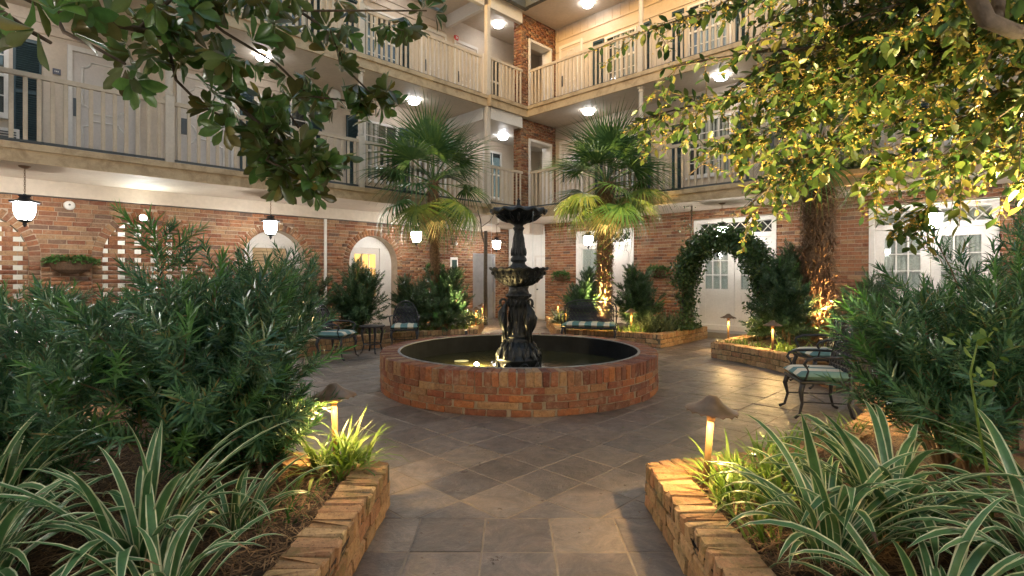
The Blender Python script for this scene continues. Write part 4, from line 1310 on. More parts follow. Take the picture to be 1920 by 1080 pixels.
relief(10, 0.138, 0.92, 0.16, 0.016, 0.0, 0.1); relief(10, 0.098, 1.83, 0.12, 0.016, -0.006); relief(8, 0.070, 2.03, 0.12, 0.012, -0.02, 0.3); relief(16, 0.25, 2.30, 0.10, 0.022, 0.16); relief(16, 0.168, 1.21, 0.05, 0.016, 0.02)
mb.build('cast_leaves', M['iron'], FI, loc=(0, 0, 0), smooth=True)
# three cast herons with looped necks round the shaft
for k in range(3):
    a = math.pi + 0.25 + k * 2 * math.pi / 3
    c, s_ = math.cos(a), math.sin(a)
    P = lambda r, z, t=0.0: (r * c - t * s_, r * s_ + t * c, z + Z0)
    mb = MB()
    mb.tube([P(0.19, 0.60), P(0.20, 0.70), P(0.215, 0.80), P(0.235, 0.90), P(0.235, 0.98), P(0.205, 1.04), P(0.185, 1.09)], [0.022, 0.030, 0.05, 0.068, 0.062, 0.042, 0.028], 10)
    pts = []
    for i in range(11):
        t = -0.9 + 2 * math.pi * 0.86 * i / 10
        pts.append(P(0.225 - 0.045 * math.cos(t), 1.115 + 0.05 * math.sin(t)))
    mb.tube(pts, [0.026, 0.022, 0.02, 0.018, 0.017, 0.017, 0.018, 0.019, 0.022, 0.02, 0.012], 8)
    mb.tube([P(0.255, 1.075), P(0.285, 1.06), P(0.315, 1.045)], [0.018, 0.010, 0.003], 6)
    for sg in (-1, 1):
        mb.tube([P(0.235, 0.98, sg * 0.04), P(0.25, 0.90, sg * 0.075), P(0.235, 0.80, sg * 0.07), P(0.215, 0.70, sg * 0.045)], [0.02, 0.036, 0.03, 0.006], 8)
        mb.tube([P(0.215, 0.80, sg * 0.02), P(0.225, 0.68, sg * 0.025), P(0.23, 0.565, sg * 0.03)], [0.016, 0.010, 0.014], 6)
    mb.build('cast_heron', M['iron'], FI, loc=(0, 0, 0), smooth=True)
# thin falling streams
mb = MB()
for a in (2.9, 5.2, 0.6): mb.tube([(0.40 * math.cos(a), 0.40 * math.sin(a), 2.36 + Z0), (0.402 * math.cos(a), 0.402 * math.sin(a), 1.58 + Z0)], 0.0022, 4)
M['stream'] = simple('falling water', (0.55, 0.58, 0.58), 0.2)
for a in (2.6, 5.35, 0.35): mb.tube([(0.33 * math.cos(a + k * 0.06), 0.33 * math.sin(a + k * 0.06), 0.42 - 0.03 * k) for k in range(9)], 0.002, 4)
mb.build('water_stream', M['stream'], FI, loc=(0, 0, 0))
pl = thing('pool_light', 'small bright amber lamp shining in the water left of the iron fountain', 'pool light', (-0.50, 7.45, 0.20))
MB().lathe([(0.0, 0.0), (0.055, 0.0), (0.05, 0.03), (0.03, 0.04)], 14).build('housing', M['lock'], pl, loc=(0, 0, 0))
MB().lathe([(0.032, 0.03), (0.034, 0.05), (0.02, 0.065), (0.0, 0.07)], 12).build('lens', M['fspot'], pl, loc=(0, 0, 0))
l_ = bpy.data.lights.new('pool_bulb', 'POINT'); l_.energy = 12; l_.color = (1.0, 0.72, 0.30); l_.shadow_soft_size = 0.04
link(bpy.data.objects.new('pool_bulb', l_), pl).location = (0, 0, 0.115)
for nme, x, y in (('lily_leaf', -0.75, 7.85), ):
    lv = MB(); lv.lathe([(0.0, 0.0), (0.11, 0.004)], 14, cap=False); lv = lv.build('floating_leaf', M['strap_w'], loc=(x, y, 0.222)); tag(lv, 'yellow leaf floating on the basin water beside the lamp', 'leaf')

# ================================================================ SEATS
def seat(name, label, cat, x, y, face, w, cushion_label=None, round_back=True, group=None):
    """cast seat; local x is the width, the front looks to -y"""
    t = thing(name, label, cat, (x, y, 0), face, group)
    h, d = 0.40, 0.50
    hw = w / 2
    mb = MB(); mb.cbox(-hw, hw, -d / 2, d / 2, h - 0.03, h, 0.008)
    for k in range(int(w / 0.06)): pass
    mb.build('seat', M['cast'], t, loc=(0, 0, 0))
    # cushion with rounded edges
    mb = MB(); n = 18; m = 10; V = []; F = []
    cw, cd, ch = hw - 0.005, d / 2 + 0.01, 0.10
    for sgn in (1, -1):
        for i in range(n + 1):
            for j in range(m + 1):
                a, b_ = -1 + 2 * i / n, -1 + 2 * j / m
                e = max(0.0, 1 - abs(a) ** 8) ** 0.4 * max(0.0, 1 - abs(b_) ** 8) ** 0.4
                V.append((a * cw, b_ * cd, h + 0.045 + sgn * (ch / 2) * e + (0.008 * math.sin(a * 9) * e if sgn > 0 else 0)))
    for s_ in range(2):
        o = s_ * (n + 1) * (m + 1)
        for i in range(n):
            for j in range(m):
                a = o + i * (m + 1) + j
                f = (a, a + m + 1, a + m + 2, a + 1)
                F.append(f if s_ == 0 else f[::-1])
    mb._add(V, F); mb.build('cushion', M['cushion'], t, loc=(0, 0, 0), smooth=True)
    # legs
    for sx in (-1, 1):
        for sy in (-1, 1):
            mb = MB()
            mb.tube([(sx * (hw - 0.04), sy * (d / 2 - 0.04), h - 0.02), (sx * (hw - 0.015), sy * (d / 2 - 0.01), h - 0.12), (sx * (hw - 0.04), sy * (d / 2 - 0.03), 0.16), (sx * (hw - 0.03), sy * (d / 2 + 0.0), 0.04), (sx * (hw - 0.01), sy * (d / 2 + 0.05), 0.012)],
                    [0.03, 0.026, 0.015, 0.014, 0.018], 8)
            mb.build('leg', M['cast'], t, loc=(0, 0, 0), smooth=True)
    mb = MB(); mb.tube([(-hw + 0.04, 0, 0.17), (hw - 0.04, 0, 0.17)], 0.008, 6); mb.tube([(-hw + 0.04, -d / 2 + 0.03, 0.17), (-hw + 0.04, d / 2 - 0.03, 0.17)], 0.008, 6); mb.tube([(hw - 0.04, -d / 2 + 0.03, 0.17), (hw - 0.04, d / 2 - 0.03, 0.17)], 0.008, 6)
    mb.build('stretcher', M['cast'], t, loc=(0, 0, 0))
    # backrest: arched frame filled with cast scrolls
    zb, H = h + 0.05, 0.50
    def top(a):
        if round_back: return zb + 0.12 + (H - 0.12) * math.sqrt(max(0, 1 - (a / 1.0) ** 2)) if abs(a) < 1 else zb + 0.12
        q = abs(a)
        return zb + H - (0.0 if q < 0.55 else 0.10 * ((q - 0.55) / 0.45) ** 1.2) - (0.06 if q > 0.93 else 0)
    def B(a, z): return (a * (hw - 0.02), d / 2 - 0.03 + 0.16 * (z - zb), z)
    mb = MB()
    fr = [B(-1, zb - 0.05)] + [B(a, top(a)) for a in np.linspace(-1, 1, 25)] + [B(1, zb - 0.05)]
    mb.tube(fr, 0.014, 6)
    fr2 = [B(-0.90, zb)] + [B(a * 0.90, (top(a) - zb) * 0.90 + zb) for a in np.linspace(-1, 1, 25)] + [B(0.90, zb)]
    mb.tube(fr2, 0.008, 5); mb.tube([B(-0.98, zb), B(0.98, zb)], 0.012, 6)
    mb.build('back_frame', M['cast'], t, loc=(0, 0, 0), smooth=True)
    mb = MB(); st = 0.082 / hw
    r_ = random.Random(hash(label) % 1000)
    row = 0; z = zb + 0.045
    while z < zb + H:
        a = -0.86 + (st / 2 if row % 2 else 0)
        while a < 0.87:
            if z < (top(a / 0.9) - zb) * 0.88 + zb - 0.02:
                pts = []
                rr = 0.035
                for k in range(9):
                    th = 2 * math.pi * k / 8
                    q = rr * (1 + 0.25 * math.cos(3 * th + row))
                    pts.append(B(a + q * math.cos(th) / hw, z + q * math.sin(th)))
                mb.tube(pts, 0.0105, 4, cap=False)
                mb.tube([B(a - 0.03 / hw, z - 0.03), B(a, z + 0.006), B(a + 0.032 / hw, z + 0.035)], [0.004, 0.011, 0.004], 4)
            a += st
        z += 0.062; row += 1
    mb.build('back_scrolls', M['cast'], t, loc=(0, 0, 0), kind='stuff')
    for sx in (-1, 1):
        mb = MB()
        q = B(sx, zb + 0.20)
        pts = [q, (sx * (hw + 0.015), 0.08, h + 0.25), (sx * (hw + 0.02), -0.10, h + 0.245), (sx * (hw + 0.01), -0.19, h + 0.215), (sx * (hw + 0.005), -0.215, h + 0.17), (sx * (hw + 0.0), -0.19, h + 0.135), (sx * hw, -0.165, h + 0.16)]
        mb.tube(pts, [0.014, 0.015, 0.016, 0.015, 0.013, 0.010, 0.006], 8)
        mb.tube([(sx * (hw + 0.005), -0.21, h + 0.19), (sx * (hw - 0.005), -0.17, h + 0.10), (sx * (hw - 0.02), -0.20, h - 0.01)], [0.012, 0.010, 0.013], 6)
        mb.build('armrest', M['cast'], t, loc=(0, 0, 0), smooth=True)
    return t
def facing(x, y, tx=FC[0], ty=FC[1], add=0.0):
    return math.atan2(ty - y, tx - x) + math.pi / 2 + R(add)
seat('garden_bench', 'wide black cast bench with striped cushion behind the basin on the right', 'bench', 1.66, 11.35, facing(1.66, 11.35, add=8), 1.16, round_back=False)
seat('garden_chair', 'round backed cast chair at the left end, turned sideways beside the little table', 'chair', -3.17, 9.55, facing(-3.17, 9.55, -0.5, 9.0), 0.56, group='cast garden chairs')
seat('garden_chair', 'round backed cast chair facing forward between the little table and the basin', 'chair', -2.22, 10.95, facing(-2.22, 10.95, -1.4, 5.0), 0.56, group='cast garden chairs')
seat('garden_chair', 'cast chair nearest the camera on the right, half hidden by the green shrub', 'chair', 3.30, 5.72, facing(3.30, 5.72, 0.4, 6.3, 0), 0.56, group='cast garden chairs')
seat('garden_chair', 'cast chair on the right standing behind the nearer one beside the bed', 'chair', 4.22, 7.2, facing(4.22, 7.2, 1.0, 7.3, 0), 0.56, group='cast garden chairs')
tb = thing('side_table', 'small round black cast table between the two left chairs', 'table', (-2.70, 10.2, 0))
mb = MB(); mb.lathe([(0.0, 0.50), (0.23, 0.50), (0.245, 0.51), (0.245, 0.53), (0.0, 0.535)], 28); mb.build('table_top', M['cast'], tb, loc=(0, 0, 0))
for k in range(4):
    a = R(30 + 90 * k); c, s_ = math.cos(a), math.sin(a)
    mb = MB(); mb.tube([(0.17 * c, 0.17 * s_, 0.5), (0.20 * c, 0.20 * s_, 0.40), (0.16 * c, 0.16 * s_, 0.16), (0.20 * c, 0.20 * s_, 0.02), (0.23 * c, 0.23 * s_, 0.012)], [0.03, 0.026, 0.014, 0.014, 0.016], 8)
    mb.build('leg', M['cast'], tb, loc=(0, 0, 0), smooth=True)
mb = MB(); mb.lathe([(0.15, 0.175), (0.162, 0.165), (0.174, 0.175), (0.162, 0.185)], 20, close=True); mb.build('stretcher', M['cast'], tb, loc=(0, 0, 0))

# ================================================================ LAMPS
def lantern(label, u, v, ztop, drop=0.42, first=[None]):
    x, y = UV(u, v)
    if first[0] is None:
        t = thing('hanging_lantern', label, 'lantern', (x, y, ztop), 0, 'lanterns hanging under the first balcony')
        MB().lathe([(0.0, -0.04), (0.03, -0.035), (0.07, -0.015), (0.078, 0.0), (0.0, 0.0)], 18).build('canopy', M['bronze'], t, loc=(0, 0, 0), smooth=True)
        mb = MB(); z = -0.035; k = 0
        while z > -drop + 0.02:
            c = z - 0.02; pts = []
            for i in range(9):
                a = 2 * math.pi * i / 8
                pts.append((0.011 * math.cos(a) * (k % 2), 0.011 * math.cos(a) * ((k + 1) % 2), c + 0.022 * math.sin(a)))
            mb.tube(pts, 0.0038, 4, cap=False); z -= 0.034; k += 1
        mb.build('chain', M['bronze'], t, loc=(0, 0, 0))
        q = -drop
        MB().lathe([(0.0, q), (0.02, q), (0.022, q - 0.015), (0.075, q - 0.02), (0.08, q - 0.035), (0.06, q - 0.05), (0.075, q - 0.075), (0.12, q - 0.095), (0.185, q - 0.112), (0.188, q - 0.135), (0.15, q - 0.137), (0.0, q - 0.128)], 8).build('cap', M['black_metal'], t, loc=(0, 0, 0))
        MB().lathe([(0.118, q - 0.133), (0.126, q - 0.18), (0.122, q - 0.27), (0.105, q - 0.335), (0.072, q - 0.385), (0.045, q - 0.40)], 16).build('lamp_glass', M['lantern'], t, loc=(0, 0, 0), smooth=True)
        mb = MB()
        for k in range(6):
            a = R(60 * k + 20); c, s_ = math.cos(a), math.sin(a)
            mb.tube([(rr * c, rr * s_, zz) for rr, zz in ((0.125, q - 0.13), (0.134, q - 0.18), (0.130, q - 0.27), (0.112, q - 0.335), (0.078, q - 0.39))], 0.006, 4)
        mb.build('cage', M['black_metal'], t, loc=(0, 0, 0))
        MB().lathe([(0.0, q - 0.39), (0.088, q - 0.392), (0.09, q - 0.405), (0.05, q - 0.425), (0.022, q - 0.44), (0.03, q - 0.46), (0.012, q - 0.49), (0.0, q - 0.51)], 16).build('bottom_finial', M['black_metal'], t, loc=(0, 0, 0), smooth=True)
        first[0] = t
    else:
        t = copy_tree(first[0]); t.location = (x, y, ztop); t['label'] = label
    t.rotation_euler = (0, 0, rng.uniform(0, 1))
    return t
ZS = 3.149
lantern('biggest glowing lantern at the far left, in front of the brick wall', 0.55, 10.85, ZS)
lantern('glowing lantern hanging before the arch with the tan louvre', 4.25, 11.05, ZS, 0.42)
lantern('glowing lantern right of the lit arched doorway, beside the slim palm', 7.87, 11.1, ZS)
lantern('lantern near the lift doors, left of the iron fountain stem', 11.75, 12.2, ZS)
lantern('lantern before the panelled door and transom, left of the middle palm trunk', 12.1, 8.85, ZS)
lantern('lantern just above the top of the leafy garden arch', 12.0, 5.02, ZS)
lantern('lantern on the far right behind yellow leaves before the curtained doors', 12.0, 1.22, ZS)
for k, v in enumerate((0.9, 4.4, 8.0)):  # unseen lanterns added on both out-of-frame wings to light the foreground
    lantern('added fill lantern under the unseen wing behind the camera, %s along it' % ('first', 'second', 'third')[k], -1.25, v, ZS)
for k, u in enumerate((2.6, 6.2, 9.8)):
    lantern('added fill lantern under the unseen wing right of the camera, %s along it' % ('first', 'second', 'third')[k], u, -1.2, ZS)

def ceil_light(label, u, v, z, first=[None]):
    x, y = UV(u, v)
    if first[0] is None:
        t = thing('ceiling_light', label, 'ceiling light', (x, y, z), 0, 'bowl lights on the balcony ceilings')
        MB().lathe([(0.0, 0.0), (0.09, 0.0), (0.10, -0.03), (0.10, -0.045), (0.0, -0.045)], 20).build('ring', M['bronze'], t, loc=(0, 0, 0))
        MB().lathe([(0.15, -0.05), (0.16, -0.06), (0.156, -0.066), (0.143, -0.064)], 20, close=True).build('rim', M['bronze'], t, loc=(0, 0, 0))
        MB().lathe([(0.10, -0.046), (0.143, -0.052), (0.141, -0.075), (0.12, -0.10), (0.08, -0.12), (0.03, -0.13), (0.0, -0.131)], 16).build('bowl_glass', M['ceil'], t, loc=(0, 0, 0), smooth=True)
        MB().lathe([(0.0, -0.128), (0.016, -0.13), (0.012, -0.15), (0.0, -0.16)], 10).build('finial', M['bronze'], t, loc=(0, 0, 0))
        first[0] = t
    else:
        t = copy_tree(first[0]); t.location = (x, y, z); t['label'] = label
    return t
C2, C3 = 6.055, 9.098
ceil_light('ceiling light right of the white siren, over the second floor windows', 8.0, 11.4, C2)
ceil_light('ceiling light glaring through the magnolia leaves on the left balcony', 4.2, 11.3, C2)
ceil_light('ceiling light over the left end of the second floor balcony', 0.4, 11.3, C2)
ceil_light('ceiling light in the corner bay below the third floor, left of the brick pier', 11.3, 11.45, 5.755)
ceil_light('ceiling light in the top corner bay, left of the brick pier', 11.1, 11.45, C3)
ceil_light('ceiling light over the left third floor balcony doors', 8.0, 11.4, C3)
ceil_light('ceiling light at the top right over the third floor door', 12.0, 8.8, C3)
ceil_light('ceiling light over the right third floor balcony behind the tree', 12.0, 5.0, C3)
ceil_light('ceiling light glaring through the tree on the right second floor balcony', 11.9, 5.0, C2)
ceil_light('ceiling light over the second floor balcony behind the middle palm', 11.9, 8.7, C2)
ceil_light('ceiling light at the right end of the second floor balcony', 11.9, 1.3, C2)
ceil_light('ceiling light over the left third floor balcony behind the leaves', 4.2, 11.3, C3)

for k, v in enumerate((2.5, 6.5)): ceil_light('added fill ceiling light over the unseen balcony behind the camera, %s' % ('first', 'second')[k], -1.3, v, C2)  # unseen bowl lights added on the same wings for fill
for k, u in enumerate((3.5, 7.5)): ceil_light('added fill ceiling light over the unseen balcony right of the camera, %s' % ('first', 'second')[k], u, -1.3, C2)

PATH_W = 23.0
def path_lamp(label, x, y, z, h, rhat=0.145, lean=(0, 0), first=[None]):
    if first[0] is None:
        t = thing('path_lamp', label, 'path lamp', (x, y, z), 0, 'bronze path lamps in the planting beds')
        MB().tube([(0, 0, -0.1), (0, 0, 0.44)], 0.019, 12).build('stem', M['copper'], t, loc=(0, 0, 0), smooth=True)
        MB().lathe([(0.019, 0.40), (0.024, 0.41), (0.024, 0.455), (0.0, 0.456)], 12).build('collar', M['copper'], t, loc=(0, 0, 0))
        hat = lambda i, t_, r, z_: (r * (1 + 0.02 * math.cos(16 * t_) * (i > 0)), z_ - (0.006 * math.cos(16 * t_) if r > 0.1 else 0))
        mb = MB(); mb.lathe([(0.0, 0.54), (0.022, 0.54), (0.035, 0.53), (0.06, 0.505), (0.10, 0.482), (rhat, 0.462), (rhat + 0.002, 0.456), (rhat - 0.006, 0.457), (0.10, 0.473), (0.06, 0.492), (0.0, 0.505)], 48, fn=hat)
        mb.build('hat', M['bronze'], t, loc=(0, 0, 0), smooth=True)
        MB().lathe([(0.0, 0.458), (0.026, 0.462), (0.026, 0.474), (0.0, 0.480)], 12).build('bulb', M['path'], t, loc=(0, 0, 0))
        l = bpy.data.lights.new('bulb_light', 'POINT'); l.energy = PATH_W; l.color = (1.0, 0.64, 0.24); l.shadow_soft_size = 0.036
        lo = link(bpy.data.objects.new('bulb_light', l), t); lo.location = (0, 0, 0.448)
        first[0] = t
    else:
        t = copy_tree(first[0]); t.location = (x, y, z); t['label'] = label
    t.scale = (1, 1, h / 0.54) if h > 0.45 else (h / 0.54 * 1.1,) * 3
    t.rotation_euler = (R(lean[0]), R(lean[1]), rng.uniform(-0.3, 0.3))
    return t
ZB = 0.21
path_lamp('nearest path lamp on the left, hat touching the big shrub', -1.17, 3.52, ZB, 0.57, lean=(0, -2.5))
path_lamp('nearest path lamp on the right, leaning among the striped leaves', 1.13, 3.10, ZB, 0.59, lean=(2, 4))
path_lamp('path lamp in front of the dark shrub on the right bed behind the chairs', 4.32, 8.75, ZB, 0.54)
path_lamp('path lamp by the right foot of the leafy arch, smaller of its bed', 4.22, 10.3, ZB, 0.54)
path_lamp('path lamp right of the striped bench', 2.62, 11.6, ZB, 0.56)
path_lamp('path lamp just left of the striped bench', 1.32, 13.1, ZB, 0.5)
path_lamp('path lamp farthest back, against the right brick wall corner', 1.32, 15.2, ZB, 0.55)
path_lamp('path lamp in the grass left of the iron fountain', -0.88, 12.9, ZB, 0.52)
path_lamp('path lamp below the lift doors, at the foot of the thin dark tree', -0.83, 14.9, ZB, 0.5)
path_lamp('path lamp hidden low in the far left bed, glowing on the straw', -4.3, 4.9, ZB, 0.5)
path_lamp('path lamp hidden behind the big right shrub', 3.3, 4.25, ZB, 0.5)

def uplight(label, x, y, z, target, power, col, size=60, blend=0.8):
    t = thing('ground_spotlight', label, 'spotlight', (x, y, z), 0, 'small spotlights at the feet of the trees')
    d = (Vector(target) - Vector((x, y, z))).normalized()
    q = d.to_track_quat('-Z', 'Y')
    mb = MB(); mb.tube([Vector((0, 0, 0)), d * 0.09], 0.03, 12); mb.tube([(0, 0, -0.08), (0, 0, 0)], 0.01, 6)
    mb.build('housing', M['black_metal'], t, loc=(0, 0, 0))
    mb = MB(); mb.tube([d * 0.091, d * 0.094], 0.026, 12); mb.build('lens', emit('spot lens glow', col, 1.2), t, loc=(0, 0, 0))
    l = bpy.data.lights.new('spot_bulb', 'SPOT'); l.energy = power; l.color = col; l.spot_size = R(size); l.spot_blend = blend; l.shadow_soft_size = 0.03
    lo = link(bpy.data.objects.new('spot_bulb', l), t); lo.location = d * 0.11; lo.rotation_euler = q.to_euler()
    return t
WARM = (1.0, 0.66, 0.28)
uplight('spotlight behind the bench aimed up the middle palm', 2.0, 11.85, 0.25, (2.1, 12.35, 4.0), 560, (1.0, 0.76, 0.38), 64)
uplight('spotlight in the left back bed aimed up the slim palm', -0.98, 11.4, 0.22, (-1.62, 11.95, 4.0), 260, (1.0, 0.78, 0.42), 42)
uplight('spotlight in the right bed aimed up the thick palm trunk', 5.62, 9.6, 0.25, (5.95, 10.2, 3.0), 200, (1.0, 0.6, 0.24), 60)
uplight('spotlight in the near right bed aimed up into the yellow tree', 1.62, 3.56, 0.20, (1.85, 4.1, 3.3), 270, (1.0, 0.77, 0.36), 74)
uplight('spotlight strapped to the trunk of the yellow tree', 3.55, 2.95, 1.55, (2.9, 3.5, 3.2), 165, (1.0, 0.77, 0.36), 110)

# flood lamp over the pierced arch
x, y = UV(2.29, 12.22)
fl = thing('flood_lamp', 'glaring round flood lamp on top of the pierced brick arch', 'flood lamp', (x, y, 2.6), BROT)
MB().lathe([(0.0, -0.06), (0.06, -0.06), (0.075, 0.0), (0.07, 0.01)], 16).build('housing', M['black_metal'], fl, loc=(0, -0.05, 0), rot=(R(70), 0, 0))
MB().lathe([(0.0, 0.014), (0.05, 0.012), (0.066, 0.0)], 16).build('lens', M['spot'], fl, loc=(0, -0.055, 0), rot=(R(70), 0, 0))

# small wall things
def wallthing(name, label, cat, u, v, z): return bthing(name, label, cat, u, v, z)
t = wallthing('smoke_detector', 'white round detector on the brick wall beside the left lantern', 'smoke detector', 1.21, 12.285, 2.75)
MB().lathe([(0.0, 0.05), (0.06, 0.048), (0.08, 0.03), (0.085, 0.0)], 18).build('body', M['plastic_white'], t, loc=(0, 0, 0), rot=(R(90), 0, 0), smooth=True)
MB().lathe([(0.0, 0.056), (0.018, 0.052)], 10).build('sensor', M['lock'], t, loc=(0.0, 0, 0.01), rot=(R(90), 0, 0))
t = wallthing('siren', 'white round siren high on the second floor wall', 'siren', 6.2, 12.17, 6.0)
t.location.z = 5.9
MB().lathe([(0.0, 0.10), (0.10, 0.09), (0.15, 0.05), (0.16, 0.0)], 22).build('body', M['plastic_white'], t, loc=(0, 0, 0), rot=(R(90), 0, 0), smooth=True)
MB().box(-0.03, 0.03, -0.06, 0.0, -0.32, -0.16).build('bracket', M['plastic_white'], t, loc=(0, 0, 0))
t = wallthing('fire_horn', 'small red alarm horn on the third floor wall', 'fire alarm', 10.05, 12.19, 8.55)
MB().cbox(-0.07, 0.07, -0.06, 0.0, -0.07, 0.07, 0.01).build('body', M['red'], t, loc=(0, 0, 0))
MB().lathe([(0.0, 0.085), (0.035, 0.06)], 12).build('strobe', M['plastic_white'], t, loc=(0, 0, 0), rot=(R(90), 0, 0))
t = wallthing('extinguisher_cabinet', 'white glass fronted extinguisher cabinet on the brick beside the lift', 'extinguisher cabinet', 10.75, 13.28, 1.45)
MB().cbox(-0.16, 0.16, -0.17, 0.0, 0, 0.62, 0.008).build('cabinet', M['plastic_white'], t, loc=(0, 0, 0))
MB().box(-0.09, 0.11, -0.176, -0.171, 0.09, 0.54).build('pane', simple('cabinet glass', (0.05, 0.09, 0.08), 0.1), t, loc=(0, 0, 0))
t = wallthing('door_sign', 'small dark room number sign left of the second floor door', 'sign', 1.03, 12.19, 5.02)
MB().box(-0.055, 0.055, -0.012, 0.0, 0.0, 0.10).build('plate', simple('grey sign', (0.10, 0.10, 0.13), 0.4), t, loc=(0, 0, 0))
mb = MB()
for k, (a, b) in enumerate(((-0.03, -0.02), (-0.012, 0.002), (0.01, 0.026))): mb.box(a, b, -0.014, -0.0125, 0.04, 0.062)
mb.build('numerals', M['plastic_white'], t, loc=(0, 0, 0))
t = wallthing('sensor_lamp', 'small white sensor on a bracket left of the lift lantern', 'sensor', 10.9, 13.25, 2.52)
MB().lathe([(0.0, -0.05), (0.04, -0.045), (0.05, 0.0), (0.02, 0.06), (0.0, 0.06)], 12).build('body', M['plastic_white'], t, loc=(0, -0.06, 0))
MB().tube([(0, -0.06, 0.06), (0, -0.06, 0.40)], 0.01, 6).build('bracket', M['black_metal'], t, loc=(0, 0, 0))
# ================================================================ PLANTS
def unit(a): return a / np.linalg.norm(a, axis=-1, keepdims=True)

def needle_template(L=1.0, Wd=0.10):
    """bent strap, 2 quads, +Y is the axis"""
    v = [(-Wd * 0.35, 0, 0), (Wd * 0.35, 0, 0), (Wd * 0.5, 0.5 * L, 0.03), (-Wd * 0.5, 0.5 * L, 0.03), (0.0, L, -0.05)]
    return np.array(v), [(np.array([(0, 1, 2, 3)]), 0), (np.array([(3, 2, 4)]), 0)]

def shoot_template(n=34, length=1.0, leaf=0.28, width=0.10, rs=0, droop=0.2, open_=58):
    r = np.random.default_rng(100 + rs)
    tv, tf = needle_template(1.0, width)
    t = (np.arange(n) + r.uniform(-0.3, 0.3, n)) / n
    az = np.arange(n) * 2.399 + r.uniform(-0.3, 0.3, n)
    ang = R(open_) * (1 - 0.62 * np.clip(t, 0, 1) ** 2.2) + r.uniform(-0.12, 0.12, n)
    D = np.stack([np.sin(ang) * np.cos(az), np.cos(ang), np.sin(ang) * np.sin(az)], 1)
    N = np.stack([-np.cos(ang) * np.cos(az), np.sin(ang), -np.cos(ang) * np.sin(az)], 1)
    s = leaf * (0.75 + 0.5 * r.random(n)) * (1 - 0.35 * t ** 3)
    T = np.stack([np.zeros(n), np.clip(t, 0, 1) * length, np.zeros(n)], 1)
    return scatter(tv, tf, frames(D, N, s), T)

SH_NEAR = [shoot_template(32, 1.0, 0.46, 0.112, k, open_=50 + 4 * k) for k in range(5)]
SH_FAR = [shoot_template(34, 1.0, 0.40, 0.15, 10 + k) for k in range(4)]

def shrub(label, x, y, z, leaders, mat='podo', near=True, side=18, sl=(0.16, 0.34), seed=1, new=0.06, group=None, start=0.25, name='feathery_shrub', spread=1.0, fill=None):
    """leaders: (dx, dy, height) of each stem tip"""
    r = np.random.default_rng(seed)
    t = thing(name, label, 'shrub', (x, y, z), 0, group)
    stems = MB()
    pos, dirs, sc, isnew = [], [], [], []
    for dx, dy, h in leaders:
        b = np.array([r.uniform(-0.10, 0.10), r.uniform(-0.10, 0.10), -0.05])
        tip = np.array([dx, dy, h])
        pts = []
        for k in range(9):
            q = k / 8
            p = b + (tip - b) * np.array([q ** 1.5, q ** 1.5, q ** 0.85]) + np.array([0.03 * math.sin(q * 7 + dx * 9), 0.03 * math.cos(q * 6 + dy * 7), 0]) * q
            pts.append(p)
        pts = np.array(pts)
        stems.tube([tuple(p) for p in pts], [0.014 * (1 - 0.75 * k / 8) for k in range(9)], 5)
        L = np.linalg.norm(np.diff(pts, axis=0), axis=1).sum()
        for k in range(int(side * max(0.6, h))):
            q = start + (1 - start) * (k + r.random()) / (side * max(0.6, h))
            q = min(q, 0.999)
            i = int(q * 8); f = q * 8 - i
            p = pts[i] * (1 - f) + pts[min(i + 1, 8)] * f
            d0 = unit(pts[min(i + 1, 8)] - pts[max(i - 1, 0)])
            az = r.uniform(0, 2 * math.pi)
            out = np.array([math.cos(az), math.sin(az), 0.1]) * spread
            d = unit(d0 * r.uniform(0.4, 1.0) + out * r.uniform(0.5, 1.1) + np.array([0, 0, 0.25]))
            l = r.uniform(*sl) * (1.0 - 0.35 * q)
            # a small side twig with one or two shoots
            e = p + d * l * 0.55
            pos.append(e); dirs.append(d); sc.append(l * 1.05); isnew.append(r.random() < new)
            if r.random() < 0.6:
                d2 = unit(d + r.normal(0, 0.45, 3)); pos.append(p + d * l * 0.2); dirs.append(d2); sc.append(l * 0.9); isnew.append(False)
        pos.append(pts[-1] - unit(pts[-1] - pts[-2]) * 0.1); dirs.append(unit(pts[-1] - pts[-2])); sc.append(0.30 * (1 if near else 0.8)); isnew.append(r.random() < new * 4)
    if fill:
        fw, fh, fn = fill
        for k in range(fn):
            o_ = unit(r.normal(0, 1, 3)); q_ = r.random() ** 0.45
            p_ = np.array([o_[0] * fw * q_, o_[1] * fw * 0.8 * q_, fh * 0.46 * (1 + o_[2] * q_)])
            pos.append(p_); dirs.append(unit(o_ * 0.8 + np.array([0, 0, 0.55]) + r.normal(0, 0.25, 3))); sc.append(r.uniform(*sl)); isnew.append(r.random() < new * 2)
    pos, dirs, sc, isnew = np.array(pos), np.array(dirs), np.array(sc), np.array(isnew)
    stems.build('stem', M['twig'], t, loc=(0, 0, 0))
    V = SH_NEAR if near else SH_FAR
    pick = r.integers(0, len(V), len(pos))
    for which, nm, mt in ((False, 'foliage', mat), (True, 'new_growth', 'podo_new')):
        parts = []
        for k in range(len(V)):
            m = (pick == k) & (isnew == which)
            if not m.any(): continue
            Nn = r.normal(0, 1, (m.sum(), 3))
            parts.append(scatter(V[k][0], V[k][1], frames(dirs[m], Nn, sc[m]), pos[m]))
        if parts:
            Va, Fa = merge(parts)
            mesh_obj(nm, np_mesh(nm, Va, Fa, M[mt]), t, kind='stuff')
    return t
def fan(n, w, dpt, hmin, hmax, seed, bias=(0, 0)):
    r = random.Random(seed); out = []
    for k in range(n):
        a = r.uniform(0, 2 * math.pi); q = r.random() ** 0.6
        x, y = w * q * math.cos(a) + bias[0], dpt * q * math.sin(a) + bias[1]
        out.append((x, y, hmin + (hmax - hmin) * (1 - q ** 2 * 0.75) * r.uniform(0.85, 1.0)))
    return out
